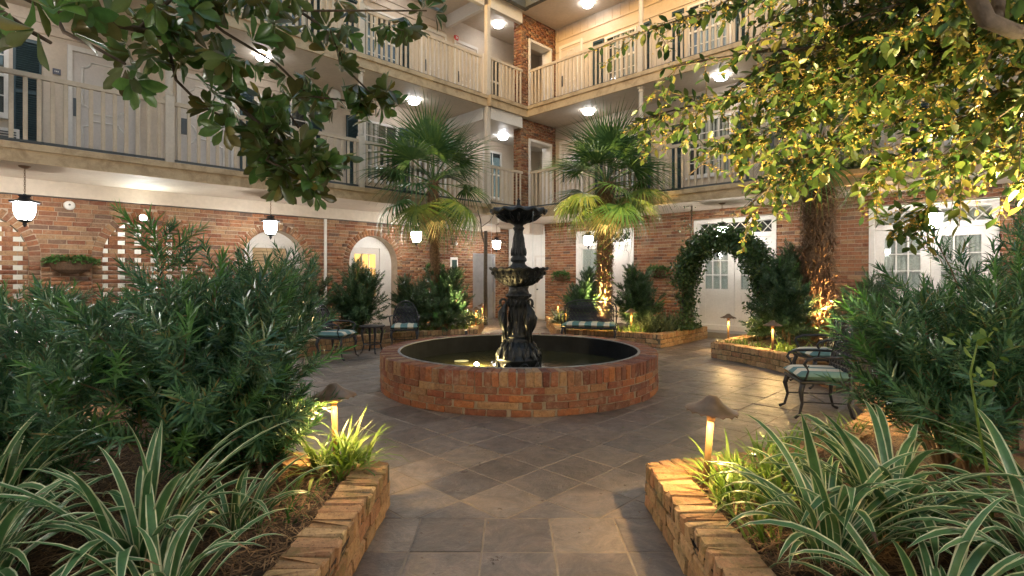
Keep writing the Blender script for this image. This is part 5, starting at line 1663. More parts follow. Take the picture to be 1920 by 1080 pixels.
def leaf_template_early(fold, w, curl):
    L = [(0, 0.0), (0.22, 0.62), (0.5, 1.0), (0.75, 0.80), (1.0, 0.05)]
    V, F = [], []
    for y, ww in L: V += [(-w * 0.5 * ww, y, -curl * y * y + fold * ww), (0, y, -curl * y * y), (w * 0.5 * ww, y, -curl * y * y + fold * ww)]
    for i in range(4): F += [(3 * i, 3 * i + 1, 3 * i + 4, 3 * i + 3), (3 * i + 1, 3 * i + 2, 3 * i + 5, 3 * i + 4)]
    return np.array(V), [(np.array(F), 0)]
GS = 'feathery shrubs in the planting beds'
# near left
shrub('biggest feathery shrub, left foreground, peak below the pierced arch', -1.95, 3.25, 0.2,
      [(-0.30, 0.1, 1.50), (0.0, 0.2, 1.24), (-0.5, 0.3, 1.16), (0.30, 0.2, 1.22), (0.42, 0.2, 1.02), (0.55, 0.1, 0.85), (0.66, 0.2, 0.72), (0.5, -0.2, 0.85), (0.15, -0.35, 0.95), (-0.3, -0.35, 1.0), (-0.75, -0.1, 1.08), (-0.9, 0.3, 1.02),
       (-0.6, 0.5, 1.1), (0.3, 0.5, 1.15), (-0.05, -0.1, 1.1), (0.48, -0.12, 0.6), (-0.45, -0.4, 0.75), (0.25, -0.45, 0.62), (0.0, 0.55, 1.18), (0.55, -0.1, 0.40), (0.62, 0.12, 0.42), (0.5, 0.2, 0.55), (0.35, 0.45, 1.02), (-0.2, -0.5, 0.45), (-0.65, -0.35, 0.5)], side=24, seed=3, group=GS)
shrub('feathery shrub at the left edge behind the biggest one, under the left lantern', -3.35, 3.75, 0.2, fan(13, 0.75, 0.6, 0.6, 1.08, 5), side=17, seed=5, group=GS)
shrub('low spreading shrub at the left edge behind the striped plants', -2.75, 2.95, 0.2, [(-0.5, 0.1, 0.75), (-0.2, -0.1, 0.6), (0.15, -0.2, 0.55), (-0.8, 0.0, 0.6), (0.35, 0.0, 0.7), (-0.1, 0.3, 0.9), (-0.5, -0.3, 0.45), (0.5, -0.15, 0.45), (-0.9, 0.3, 0.85)], side=26, seed=15, group=GS, start=0.1)
shrub('low shrub beside the nearest left path lamp, hiding the curved kerb', -1.66, 3.42, 0.2, [(-0.2, 0.05, 0.42), (0.0, 0.1, 0.5), (0.15, 0.05, 0.36), (0.25, -0.05, 0.28), (-0.1, -0.2, 0.4), (0.1, -0.2, 0.3), (-0.35, -0.1, 0.5), (0.05, 0.2, 0.55)], side=26, seed=16, group=GS, start=0.05)
shrub('low shrub between the biggest shrub and the arch with the louvre', -2.55, 4.55, 0.2, fan(11, 0.7, 0.5, 0.6, 1.12, 6), side=16, seed=6, group=GS)
shrub('shrub behind the biggest one, tips in front of the arch with the louvre', -2.45, 5.35, 0.2, [(0.15, 0.1, 1.40), (0.32, 0.2, 1.32), (0.0, 0.0, 1.2), (0.2, -0.2, 1.1), (0.3, 0.1, 1.0), (-0.3, 0.2, 1.2), (0.0, 0.3, 1.36), (0.35, 0.0, 0.8)], side=15, seed=7, group=GS)
shrub('dark shrub in the far left corner before the brick wall', -5.0, 5.4, 0.2, fan(12, 0.9, 0.7, 0.6, 1.08, 8), side=14, seed=8, group=GS)
# near right
shrub('big feathery shrub in the right foreground behind the striped leaves', 2.75, 3.25, 0.2,
      [(-0.30, 0.25, 1.02), (-0.38, 0.1, 0.72), (-0.1, 0.1, 1.05), (0.25, 0.0, 1.15), (0.55, 0.1, 1.28), (-0.4, -0.25, 0.55), (0.0, -0.35, 0.62), (0.4, -0.3, 0.85), (0.8, 0.0, 1.2), (0.2, 0.35, 1.05), (-0.15, 0.4, 0.95), (-0.42, 0.3, 0.5), (0.65, -0.35, 0.75), (0.9, 0.35, 1.35), (-0.25, -0.05, 0.85), (0.1, -0.15, 0.9), (-0.36, 0.25, 0.95), (-0.36, 0.4, 0.80), (-0.33, 0.1, 0.55), (-0.3, 0.0, 0.85)], side=24, seed=11, group=GS)
shrub('tall shrub at the right edge with long arms reaching across the curtained doors', 3.7, 3.9, 0.2,
      [(-0.55, 0.0, 1.52), (-0.75, 0.1, 1.22), (-0.2, 0.1, 1.3), (0.1, 0.0, 1.75), (0.35, 0.2, 1.62), (0.5, -0.3, 1.3), (-0.35, -0.3, 0.95), (0.0, -0.4, 1.0), (-0.6, 0.3, 1.0), (0.2, 0.4, 1.4)], side=13, sl=(0.14, 0.28), seed=12, group=GS)
shrub('shrub between the right chairs and the curtained doors', 4.9, 5.6, 0.2, fan(12, 0.8, 0.6, 0.6, 1.1, 13), side=14, seed=13, group=GS)
# far
far = [
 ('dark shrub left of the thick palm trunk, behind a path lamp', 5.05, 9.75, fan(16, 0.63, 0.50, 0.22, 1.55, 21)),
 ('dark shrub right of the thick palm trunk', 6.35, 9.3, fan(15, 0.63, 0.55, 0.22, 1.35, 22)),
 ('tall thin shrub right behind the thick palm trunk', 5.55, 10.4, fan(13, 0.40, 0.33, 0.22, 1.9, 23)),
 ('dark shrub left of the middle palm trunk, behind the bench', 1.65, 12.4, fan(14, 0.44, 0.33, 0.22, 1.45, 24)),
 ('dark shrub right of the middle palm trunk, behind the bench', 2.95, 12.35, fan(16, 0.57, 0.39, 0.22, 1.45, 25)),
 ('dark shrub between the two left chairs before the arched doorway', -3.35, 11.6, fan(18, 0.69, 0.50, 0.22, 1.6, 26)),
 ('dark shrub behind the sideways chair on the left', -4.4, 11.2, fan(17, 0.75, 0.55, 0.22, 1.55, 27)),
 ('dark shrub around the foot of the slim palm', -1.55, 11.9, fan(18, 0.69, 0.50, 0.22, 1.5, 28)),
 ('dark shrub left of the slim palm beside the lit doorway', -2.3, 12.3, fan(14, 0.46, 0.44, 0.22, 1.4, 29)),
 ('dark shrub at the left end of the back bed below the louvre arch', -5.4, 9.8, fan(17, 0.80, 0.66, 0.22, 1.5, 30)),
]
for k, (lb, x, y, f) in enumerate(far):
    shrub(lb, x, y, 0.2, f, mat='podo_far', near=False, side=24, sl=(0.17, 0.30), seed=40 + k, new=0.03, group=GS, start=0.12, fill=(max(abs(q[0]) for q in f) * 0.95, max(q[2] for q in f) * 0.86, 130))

# ---- strap leaved plants: every leaf its own part
def strap_meshes(n, Lr, Wr, mats, seed, BR=(0.5, 2.3)):
    r = random.Random(seed); out = []
    for k in range(n):
        L = r.uniform(*Lr); w = r.uniform(*Wr); bend = r.uniform(*BR); up = r.uniform(0.25, 0.75); tw = r.uniform(-0.5, 0.5)
        V, F0, F1, F2 = [], [], [], []; tip = r.choice((0, 0, 0, 0, 0, 1, 1))
        p = Vector((0, 0, 0)); ang = math.pi / 2 - up * 0.9
        S = 11
        for i in range(S + 1):
            q = i / S
            ww = w * (0.55 + 0.45 * min(1, q * 4)) * (1 - max(0, (q - 0.62) / 0.38) ** 1.7) * 0.5 + 0.0006
            side = Vector((math.cos(tw * q), math.sin(tw * q) * 0.6, math.sin(tw * q) * 0.3))
            up_ = Vector((0, -math.sin(ang), math.cos(ang)))
            for a in (-1, -0.72, 0, 0.72, 1): V.append(tuple(p + side * (ww * a) + up_ * (abs(a) * ww * 0.32)))
            p = p + Vector((0, math.cos(ang), math.sin(ang))) * (L / S)
            ang -= bend * (0.35 + 1.3 * q) / S
        for i in range(S):
            o = i * 5
            for j in range(4):
                f = (o + j, o + j + 1, o + j + 6, o + j + 5)
                (F2 if (i >= S - tip) else F1 if j in (0, 3) else F0).append(f)
        out.append(np_mesh('leaf', V, [(np.array(F0), 0), (np.array(F1), 1)] + ([(np.array(F2), 2)] if F2 else []), mats + [M['straw']], smooth=True))
    return out
STRAP = strap_meshes(16, (0.55, 0.95), (0.036, 0.054), [M['strap_g'], M['strap_w']], 5)
STRAP_LOW = strap_meshes(16, (0.50, 0.88), (0.032, 0.050), [M['strap_g'], M['strap_w']], 6, (1.5, 3.1))
def strap_plant(label, x, y, z, n, s=1.0, seed=0, clump=0.10, group='striped leaf plants in the foreground'):
    r = random.Random(seed)
    t = thing('striped_plant', label, 'plant', (x, y, z), 0, group)
    for k in range(n):
        a = r.uniform(0, 2 * math.pi); q = r.random()
        o = mesh_obj('leaf', r.choice(STRAP if (seed in (1, 4) or r.random() < 0.16) else STRAP_LOW), t, (clump * q * math.cos(a + r.uniform(-1, 1)), clump * q * math.sin(a), 0), (R(r.uniform(-10, 30)) * (1 - q * 0.6), R(r.uniform(-8, 8)), a - math.pi / 2))
        k_ = s * r.uniform(0.75, 1.12); o.scale = (k_, k_, k_)
    return t
strap_plant('striped plant with broad upright leaves before the biggest left shrub', -1.62, 2.30, 0.2, 46, 0.92, 1)
strap_plant('striped plant at the bottom left corner', -2.15, 2.10, 0.2, 44, 0.92, 2)
strap_plant('striped plant low at the bottom, left of the brick kerb', -1.30, 1.95, 0.15, 34, 0.78, 3)
strap_plant('striped plant at the left edge with one leaf arching high', -2.55, 2.55, 0.2, 26, 1.0, 4)
strap_plant('striped plant at the bottom edge of the left bed', -1.75, 1.75, 0.1, 24, 0.9, 9)
strap_plant('small striped plant on the straw close to the left kerb', -1.38, 2.62, 0.2, 22, 0.62, 14)
strap_plant('striped plant leaning over the right kerb onto the path', 1.42, 2.35, 0.2, 48, 0.95, 5)
strap_plant('striped plant in the middle of the right foreground with the tallest upright leaf', 1.85, 2.55, 0.2, 54, 1.0, 6)
strap_plant('striped plant at the bottom right, below the big shrub', 2.1, 2.05, 0.2, 52, 1.0, 7)
strap_plant('striped plant at the right edge of the picture', 2.55, 2.45, 0.2, 46, 1.0, 8)
strap_plant('striped plant at the bottom edge of the right bed', 1.45, 1.80, 0.15, 42, 0.9, 10)

# ---- grassy tufts
def blade_template(L=1.0, w=0.035, bend=1.3):
    V, F = [], []; p = np.zeros(3); ang = 1.35; S = 5
    for i in range(S + 1):
        q = i / S; ww = w * 0.5 * (1 - q ** 2.2) + 0.001
        V += [(-ww, p[1], p[2]), (ww, p[1], p[2])]
        p = p + np.array([0, math.cos(ang), math.sin(ang)]) * (L / S); ang -= bend * (0.4 + 1.2 * q) / S
    for i in range(S): F.append((2 * i, 2 * i + 1, 2 * i + 3, 2 * i + 2))
    return np.array(V), [(np.array(F), 0)]
BL = [blade_template(1, 0.062, b) for b in (1.0, 1.7, 2.4)]
def tuft_parts(r, x, y, z, n, L, clump=0.05):
    parts = []
    for k in range(3):
        m = max(1, n // 3); a = r.uniform(0, 2 * math.pi, m); tl = r.uniform(-0.1, 0.75, m)
        c, s_ = np.cos(a), np.sin(a)
        Rz = np.zeros((m, 3, 3)); Rz[:, 0, 0] = c; Rz[:, 0, 1] = -s_; Rz[:, 1, 0] = s_; Rz[:, 1, 1] = c; Rz[:, 2, 2] = 1
        Rx = np.zeros((m, 3, 3)); Rx[:, 0, 0] = 1; Rx[:, 1, 1] = np.cos(-tl); Rx[:, 1, 2] = -np.sin(-tl); Rx[:, 2, 1] = np.sin(-tl); Rx[:, 2, 2] = np.cos(-tl)
        S = (L * r.uniform(0.6, 1.1, m))[:, None, None]
        q = clump * np.sqrt(r.random(m)); b = r.uniform(0, 6.28, m)
        T = np.stack([x + q * np.cos(b), y + q * np.sin(b), np.full(m, z)], 1)
        parts.append(scatter(BL[k][0], BL[k][1], np.einsum('nij,njk->nik', Rz, Rx) * S, T))
    return parts
def grass_tuft(name, label, cat, pts, mat, n, L, seed, group=None, clump=0.06):
    r = np.random.default_rng(seed)
    x0, y0 = pts[0]
    t = thing(name, label, cat, (x0, y0, 0.2), 0, group)
    parts = []
    for x, y in pts: parts += tuft_parts(r, x - x0, y - y0, 0, n, L, clump)
    V, F = merge(parts)
    mesh_obj('blades', np_mesh('blades', V, F, M[mat]), t, kind='stuff')
    return t
GT = 'grassy tufts in the beds'
grass_tuft('grassy_tuft', 'bright grassy tuft at the foot of the nearest left path lamp', 'grass tuft', [(-1.12, 3.50), (-1.02, 3.42), (-1.22, 3.38), (-1.08, 3.3)], 'lirio', 40, 0.42, 1, GT)
grass_tuft('grassy_tuft', 'bright grassy tuft around the nearest right path lamp', 'grass tuft', [(1.25, 3.15), (1.38, 3.28), (1.5, 3.2), (1.32, 3.0), (1.62, 3.35), (1.2, 2.9), (1.75, 3.3), (1.5, 3.0)], 'lirio', 34, 0.36, 2, GT)
grass_tuft('grassy_tuft', 'bright low grass behind the kerb of the bed with two path lamps', 'grass tuft', [(3.9 + 0.13 * k, 9.55 - 0.16 * k + rng.uniform(-0.1, 0.2)) for k in range(9)] + [(4.2, 9.6), (4.6, 9.0), (4.85, 8.5)], 'lirio', 30, 0.26, 3, GT, 0.10)
grass_tuft('grassy_tuft', 'bright grass right of the bench under a path lamp', 'grass tuft', [(2.35, 11.45), (2.55, 11.35), (2.75, 11.45), (2.6, 11.6), (2.3, 11.65)], 'lirio', 34, 0.32, 4, GT, 0.10)
grass_tuft('grassy_tuft', 'bright grass seen under the striped bench', 'grass tuft', [(1.2 + 0.16 * k, 12.0 + rng.uniform(-0.12, 0.12)) for k in range(7)], 'lirio', 28, 0.24, 5, GT, 0.10)
grass_tuft('grassy_tuft', 'bright grass left of the basin behind its far rim', 'grass tuft', [(-0.95 - 0.17 * k, 12.3 - 0.05 * k + rng.uniform(-0.25, 0.25)) for k in range(10)] + [(-1.1 - 0.2 * k, 12.05) for k in range(5)], 'lirio', 30, 0.26, 6, GT, 0.11)
grass_tuft('grassy_tuft', 'bright grass along the kerb behind the side table', 'grass tuft', [(-2.3 - 0.22 * k, 11.5 - 0.16 * k + rng.uniform(-0.05, 0.15)) for k in range(9)], 'lirio', 26, 0.24, 7, GT, 0.10)
grass_tuft('grassy_tuft', 'green tufts filling the left bed between kerb and shrub', 'grass tuft', [(-1.15 - 0.12 * k, 3.05 - 0.08 * k + rng.uniform(-0.1, 0.1)) for k in range(5)] + [(-1.3, 2.6), (-1.15, 2.75)], 'fern', 16, 0.2, 12, GT, 0.08)
grass_tuft('grassy_tuft', 'bright tufts along the curved kerb of the right bed', 'grass tuft', [(1.75 + 0.17 * k, 3.72 + 0.1 * k + rng.uniform(-0.12, 0.0)) for k in range(7)] + [(1.25, 2.7), (1.4, 2.85), (1.6, 3.1), (1.2, 2.5)], 'lirio', 28, 0.28, 13, GT, 0.08)
MG = 'grey green fountain grasses'
grass_tuft('fountain_grass', 'grey green arching grass right of the bench spilling over the kerb', 'grass tuft', [(3.05, 11.75), (3.3, 11.8), (3.5, 12.0), (3.25, 12.1), (3.65, 12.15), (3.4, 11.55)], 'mondo', 90, 0.62, 8, MG, 0.10)
grass_tuft('fountain_grass', 'grey green arching grass left of the bench by two small lamps', 'grass tuft', [(1.2, 13.6), (1.35, 13.3), (1.5, 13.8)], 'mondo', 90, 0.6, 9, MG, 0.10)
grass_tuft('fountain_grass', 'grey green arching grass left of the iron fountain', 'grass tuft', [(-1.0, 13.6), (-0.95, 13.1), (-1.25, 13.4)], 'mondo', 90, 0.6, 10, MG, 0.10)
# low trailing weed on the right kerb
# straw mulch near the camera
def straw(root, pts, n, seed, label='pine_straw'):
    r = np.random.default_rng(seed)
    tv = np.array([(-0.0022, 0, 0), (0.0022, 0, 0), (0.0022, 0.5, 0.03), (-0.0022, 0.5, 0.03), (0, 1, 0.0)]); tf2 = [(np.array([(0, 1, 2, 3)]), 0), (np.array([(3, 2, 4)]), 0)]
    tv = tv * np.array([1.3, 0.10, 0.10])
    P = []
    while len(P) < n:
        x0, x1, y0, y1 = pts
        x, y = r.uniform(x0, x1), r.uniform(y0, y1)
        if in_bed(x, y, 0.2): P.append((x - root.location.x, y - root.location.y, 0.225 + r.uniform(0, 0.045)))
    P = np.array(P); a = r.uniform(0, 6.28, n)
    D = np.stack([np.cos(a), np.sin(a), r.uniform(-0.25, 0.35, n)], 1)
    V, F = scatter(tv, tf2, frames(D, np.tile([0, 0, 1.0], (n, 1)), r.uniform(0.5, 1.3, n)), P)
    mesh_obj(label, np_mesh(label, V, F, M['straw']), root, kind='stuff')
LEAFWHERE = ['nearest the left kerb corner', 'near the middle of the path edge', 'close before the basin on its left', 'out in the open before the basin', 'towards the right path lamp', 'just before the basin on its right', 'lying farthest right', 'near the row of square tiles', 'between the two path lamps']
r_ = random.Random(31)
for k in range(9):
    x, y = r_.uniform(-1.6, 1.6), r_.uniform(3.4, 5.2)
    if in_bed(x, y, -0.1): continue
    v_, f_ = leaf_template_early(0.10, 0.45, 0.12)
    o = mesh_obj('fallen_leaf', np_mesh('fallen_leaf', v_, f_, M['straw'] if k % 2 else M['lirio'], smooth=True), None, (x, y, 0.006), (R(r_.uniform(-8, 8)), R(r_.uniform(-8, 8)), r_.uniform(0, 6)))
    s_ = r_.uniform(0.025, 0.05); o.scale = (s_, s_, s_)
    tag(o, '%s fallen leaf on the slate paving, %s' % (('brown', 'green')[k % 2 == 0 and 1 or 0] if False else ('brown' if k % 2 else 'green'), LEAFWHERE[k]), 'leaf', 'fallen leaves on the paving')
straw(BED_FL, (-3.6, -0.95, 2.2, 5.0), 15000, 1)
r = np.random.default_rng(91); n = 240
x, y = r.uniform(-1.8, 2.6, n), r.uniform(2.4, 7.0, n)
ok = np.array([not in_bed(a, b, -0.02) and math.hypot(a - FC[0], b - FC[1]) > 1.95 for a, b in zip(x, y)]); x, y = x[ok], y[ok]; n = len(x)
a = r.uniform(0, 6.28, n)
v_, f_ = leaf_template_early(0.1, 0.4, 0.1)
V, F = scatter(v_, f_, frames(np.stack([np.cos(a), np.sin(a), r.uniform(-.1, .1, n)], 1), np.tile([0, 0, 1.0], (n, 1)) + r.normal(0, .15, (n, 3)), r.uniform(0.006, 0.022, n)), np.stack([x, y, np.full(n, 0.005)], 1))
tag(mesh_obj('leaf_litter', np_mesh('leaf_litter', V, F, M['straw'])), None, None, kind='stuff')
straw(BED_FR, (1.05, 3.2, 2.2, 4.2), 11000, 2)

# ---- palms
def frond_mesh(seed, nseg=34, rad=0.62, droop=0.5, petiole=0.6, mat='palm'):
    r = random.Random(seed)
    V, F = [], []
    def q4(a, b, c, d):
        n = len(V); V.extend([a, b, c, d]); F.append((n, n + 1, n + 2, n + 3))
    mb = MB(); mb.tube([(0, 0, 0), (0, petiole * 0.5, 0.03), (0, petiole, 0.0)], [0.013, 0.009, 0.007], 5)
    V += [tuple(v) for v in mb.v]; Fp = [tuple(f) for f in mb.f]
    F4 = [f for f in Fp if len(f) == 4]
    c = np.array([0, petiole, 0.0])
    for k in range(nseg):
        th = R(-118 + 236 * k / (nseg - 1)) + r.uniform(-0.02, 0.02)
        L = rad * (0.72 + 0.28 * math.cos(th * 0.62)) * r.uniform(0.9, 1.05)
        d = np.array([math.sin(th), math.cos(th), 0.0]); s = np.array([math.cos(th), -math.sin(th), 0.0])
        dr = droop * r.uniform(0.7, 1.3)
        prev = None
        for i, q in enumerate((0.0, 0.35, 0.62, 0.85, 1.0)):
            w = (0.005 + 0.036 * min(1, q / 0.35) * rad if q <= 0.35 else 0.034 * rad * (1 - ((q - 0.35) / 0.65) ** 0.9) + 0.001) * 0.56
            z = -dr * L * q ** 2.6 + 0.10 * L * q * math.cos(th) + (0.012 if k % 2 else 0)
            p = c + d * (L * q * (1 - 0.15 * dr * q ** 2)) + np.array([0, 0, z])
            cur = (tuple(p - s * w), tuple(p + s * w))
            if prev:
                n = len(V); V.extend([prev[0], prev[1], cur[1], cur[0]]); F4.append((n, n + 1, n + 2, n + 3))
            prev = cur
    # weld the strips: each quad keeps its own vertices, cheap and crisp
    return np_mesh('frond', V, [(np.array(F4), 0)], M[mat])
FROND = [frond_mesh(k, 36, 0.82, d, 0.62) for k, d in enumerate((0.12, 0.28, 0.45, 0.7))]
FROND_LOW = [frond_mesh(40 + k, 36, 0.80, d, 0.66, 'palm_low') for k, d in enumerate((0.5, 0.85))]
FROND_DRY = [frond_mesh(20 + k, 30, 0.52, 1.3, 0.5, 'palm_dry') for k in range(2)]
def palm(label, x, y, z, htr, rtr, lean, nf, seed, size=1.0, dry=3, shag=1.0):
    r = random.Random(seed)
    t = thing('fan_palm', label, 'palm', (x, y, z), 0, 'fan palms')
    top = Vector((lean[0], lean[1], htr))
    mb = MB(); N = 28; n = 14
    pts, rs = [], []
    for k in range(N + 1):
        q = k / N
        pts.append((lean[0] * q + 0.03 * math.sin(q * 5 + seed), lean[1] * q, htr * q)); rs.append(rtr * (0.86 + 0.2 * q) * r.uniform(0.92, 1.08))
    mb.tube(pts, rs, n)
    mb.v = [(a + r.uniform(-0.1, 0.1) * rtr, b + r.uniform(-0.1, 0.1) * rtr, c) for a, b, c in mb.v]
    mb.build('trunk', M['fibre'], t, loc=(0, 0, 0), smooth=True)
    # ragged fibre and old leaf bases
    R_ = np.random.default_rng(seed); m = int(3200 * shag * htr / 3)
    q = R_.random(m) ** 0.85; az = R_.uniform(0, 6.28, m)
    P = np.stack([lean[0] * q + rtr * 1.0 * np.cos(az), lean[1] * q + rtr * 1.0 * np.sin(az), htr * q], 1)
    D = np.stack([np.cos(az) * 0.5, np.sin(az) * 0.5, R_.uniform(-1.2, 0.9, m)], 1)
    tv = np.array([(-0.09, 0, 0), (0.09, 0, 0), (0.05, 0.6, 0.06), (-0.05, 0.6, 0.06), (0, 1, -0.03)]); tf2 = [(np.array([(0, 1, 2, 3)]), 0), (np.array([(3, 2, 4)]), 0)]
    V, F = scatter(tv, tf2, frames(D, np.stack([np.cos(az), np.sin(az), 0.2 * az], 1), R_.uniform(0.07, 0.19, m) * (0.7 + rtr * 2)), P)
    mesh_obj('fibre_shag', np_mesh('fibre_shag', V, F, M['fibre']), t, kind='stuff')
    for k in range(nf):
        q = (k + 0.5) / nf
        a = k * 2.399 + r.uniform(-0.25, 0.25)
        el = R(74 - 122 * q + r.uniform(-10, 10))
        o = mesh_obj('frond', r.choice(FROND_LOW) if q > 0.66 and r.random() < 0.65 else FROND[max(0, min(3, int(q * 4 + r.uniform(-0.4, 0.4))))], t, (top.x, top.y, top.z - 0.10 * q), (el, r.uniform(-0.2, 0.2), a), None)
        o.rotation_euler = (Matrix.Rotation(a, 3, 'Z') @ Matrix.Rotation(el, 3, 'X') @ Matrix.Rotation(r.uniform(-0.35, 0.35), 3, 'Y')).to_euler()
        s_ = size * r.uniform(0.88, 1.1); o.scale = (s_, s_, s_)
    for k in range(dry):
        a = r.uniform(0, 6.28)
        o = mesh_obj('frond', r.choice(FROND_DRY), t, (top.x, top.y, top.z - 0.2))
        o.rotation_euler = (Matrix.Rotation(a, 3, 'Z') @ Matrix.Rotation(R(-62 + r.uniform(-8, 8)), 3, 'X')).to_euler(); o.scale = (size,) * 3
        o['label'] = 'dry straw coloured drooping frond'
    return t
palm('slim fan palm on the left, before the brick wall and lit doorway', -1.72, 12.0, 0.2, 3.45, 0.105, (-0.06, 0.0), 25, 1, 1.30, 2, shag=0.25)
palm('middle fan palm behind the bench, right of the iron fountain', 2.12, 12.2, 0.2, 3.45, 0.15, (0.05, 0.0), 27, 2, 1.32, 4)
palm('thick fan palm on the right with orange lit trunk and crown behind the yellow tree', 5.86, 10.1, 0.2, 3.85, 0.24, (0.0, 0.0), 24, 3, 1.15, 5)
# ivy at the foot of the middle palm
def leaf_template(fold=0.12, w=0.42, curl=0.08, obov=False):
    L = [(0, 0.0), (0.22, 0.62), (0.5, 1.0), (0.75, 0.80), (1.0, 0.05)] if not obov else [(0, 0.05), (0.25, 0.45), (0.62, 1.0), (0.85, 0.78), (1.0, 0.10)]
    V, F = [], []
    for y, ww in L:
        z = -curl * y * y
        V += [(-w * 0.5 * ww, y, z + fold * ww), (0, y, z), (w * 0.5 * ww, y, z + fold * ww)]
    for i in range(4):
        o = 3 * i
        F += [(o, o + 1, o + 4, o + 3), (o + 1, o + 2, o + 5, o + 4)]
    return np.array(V), [(np.array(F), 0)]
LT = leaf_template(0.06, 0.5)
def leaf_cloud(name, mat, parent, P, D, N, S, tmpl=LT, kind='stuff'):
    V, F = scatter(tmpl[0], tmpl[1], frames(D, N, S), P)
    return mesh_obj(name, np_mesh(name, V, F, M[mat], smooth=True), parent, kind=kind)
def rand_dirs(r, n, up=0.3):
    d = r.normal(0, 1, (n, 3)); d[:, 2] += up; return unit(d)
r = np.random.default_rng(77)
iv = thing('ivy', 'bright yellow green ivy climbing the foot of the middle palm trunk', 'ivy', (2.12, 12.2, 0.2))
n = 420; az = r.uniform(0, 6.28, n); q = r.random(n)
leaf_cloud('leaves', 'lirio', iv, np.stack([0.17 * np.cos(az), 0.17 * np.sin(az), 0.3 + 1.75 * q], 1), rand_dirs(r, n, -0.3), np.stack([np.cos(az), np.sin(az), 0 * az], 1) + r.normal(0, .3, (n, 3)), r.uniform(0.05, 0.10, n))

# ---- leafy arch over the path to the doors
ar = bthing('garden_arch', 'metal garden arch thickly covered in dark vine before the french doors', 'garden arch', 11.2, 4.68)
AW, AH, AR_ = 0.80, 1.46, 0.80
def arch_at(q):     # q 0..1 from the left foot over the top to the right foot
    tot = 2 * AH + math.pi * AR_; d = q * tot
    if d < AH: return (AW, d, 0)
    if d > tot - AH: return (-AW, tot - d, math.pi)
    a = (d - AH) / AR_
    return (AR_ * math.cos(a), AH + AR_ * math.sin(a), a)
mb = MB()
for dx in (-0.2, 0.2):
    mb.tube([(dx, arch_at(k / 40)[0], arch_at(k / 40)[1]) for k in range(41)], 0.011, 6)
for k in range(0, 41, 2):
    y_, z_, _ = arch_at(k / 40); mb.tube([(-0.2, y_, z_), (0.2, y_, z_)], 0.006, 4)
mb.build('arch_frame', M['black_metal'], ar, loc=(0, 0, 0))
mb = MB()
for k in range(10):
    ph = rng.uniform(0, 6); s0 = rng.uniform(-0.15, 0.15)
    mb = MB(); mb.tube([(s0 + 0.08 * math.sin(ph + i), (AW if k % 2 else -AW) + 0.05 * math.cos(ph + i * 1.3), i * 0.16) for i in range(10)], [0.012 - 0.0008 * i for i in range(10)], 5)
    mb.build('vine_stem', M['twig'], ar, loc=(0, 0, 0))
n = 15000; q = r.random(n); q = np.where(r.random(n) < 0.45, 0.25 + 0.5 * q, q)
pp = np.array([arch_at(x) for x in q])
lump = 0.25 + 0.05 * np.sin(q * 31) + 0.04 * np.sin(q * 67 + 1) + 0.07 * (pp[:, 1] > 1.6)
off = r.normal(0, 1, (n, 3)); off = unit(off) * (r.random(n) ** 0.5)[:, None] * lump[:, None] * np.array([1.7, 1.0, 1.0])
P = np.stack([off[:, 0], pp[:, 0] + off[:, 1], np.maximum(0.35, pp[:, 1] + off[:, 2])], 1)
leaf_cloud('vine_leaves', 'vine', ar, P, rand_dirs(r, n, -0.2), rand_dirs(r, n, 0.8), r.uniform(0.045, 0.095, n))
mb = MB(); x, y = UV(11.95, 5.72)
cv = thing('climbing_stem', 'bare brown climbing stem rising beside the french doors to the balcony', 'climbing plant', (x, y, 0.2))
mb.tube([(0, 0, 0), (0.01, 0, 1.0), (-0.02, 0.02, 2.0), (0.0, 0, 2.95), (0.12, 0.0, 3.05), (0.22, -0.03, 3.35)], 0.016, 6); mb.build('stem', M['bark'], cv, loc=(0, 0, 0), smooth=True)
n = 150; q = r.random(n)
leaf_cloud('leaves', 'vine', cv, np.stack([r.normal(-0.18, 0.14, n), r.normal(0, 0.1, n), 2.3 + 1.0 * q], 1), rand_dirs(r, n, -0.5), rand_dirs(r, n, 0.5), r.uniform(0.03, 0.06, n))

# ---- hanging wall baskets
def basket(label, wall, s, z, w=0.42, seed=0, mat='fern', trail=0.4):
    x, y, _ = wall.p(s, 0.16, z)
    t = bthing('wall_basket', label, 'wall basket', x, y, z, 'planted baskets on the walls')
    if wall.side == 'R': t.rotation_euler = (0, 0, BROT - math.pi / 2)
    mb = MB(); mb.lathe([(0.0, -0.20), (0.09, -0.19), (0.16, -0.12), (0.19, 0.0), (0.17, 0.0), (0.0, -0.02)], 18)
    mb.v = [(a * w / 0.38, b * 0.8, c) for a, b, c in mb.v]
    mb.build('basket', M['wicker'], t, loc=(0, 0, 0))
    r = np.random.default_rng(seed); n = 520
    a = r.uniform(0, 6.28, n); q = np.sqrt(r.random(n))
    P = np.stack([q * np.cos(a) * w * 0.62, q * np.sin(a) * 0.17, 0.06 + 0.10 * (1 - q ** 2) * r.random(n) - trail * (q ** 3) * r.random(n) ** 2], 1)
    D = np.stack([np.cos(a), np.sin(a), r.uniform(-0.9, 0.6, n)], 1)
    leaf_cloud('foliage', mat, t, P, D, rand_dirs(r, n, 1.2), r.uniform(0.035, 0.075, n))
    return t
basket('long basket of bright fern on the brick between the two pierced arches', WL, 1.22, 1.72, 0.62, 1, trail=0.12)
basket('basket of bright leaves on the brick behind the slim palm', WL, 9.25, 1.72, 0.45, 2, trail=0.3)
basket('basket of trailing green between the panelled door and the leafy arch', WR, 7.1, 1.62, 0.46, 3, trail=0.5)
basket('basket of trailing green by the brick corner, right of the lower fountain bowl', WR, 10.45, 1.50, 0.5, 4, trail=0.35)

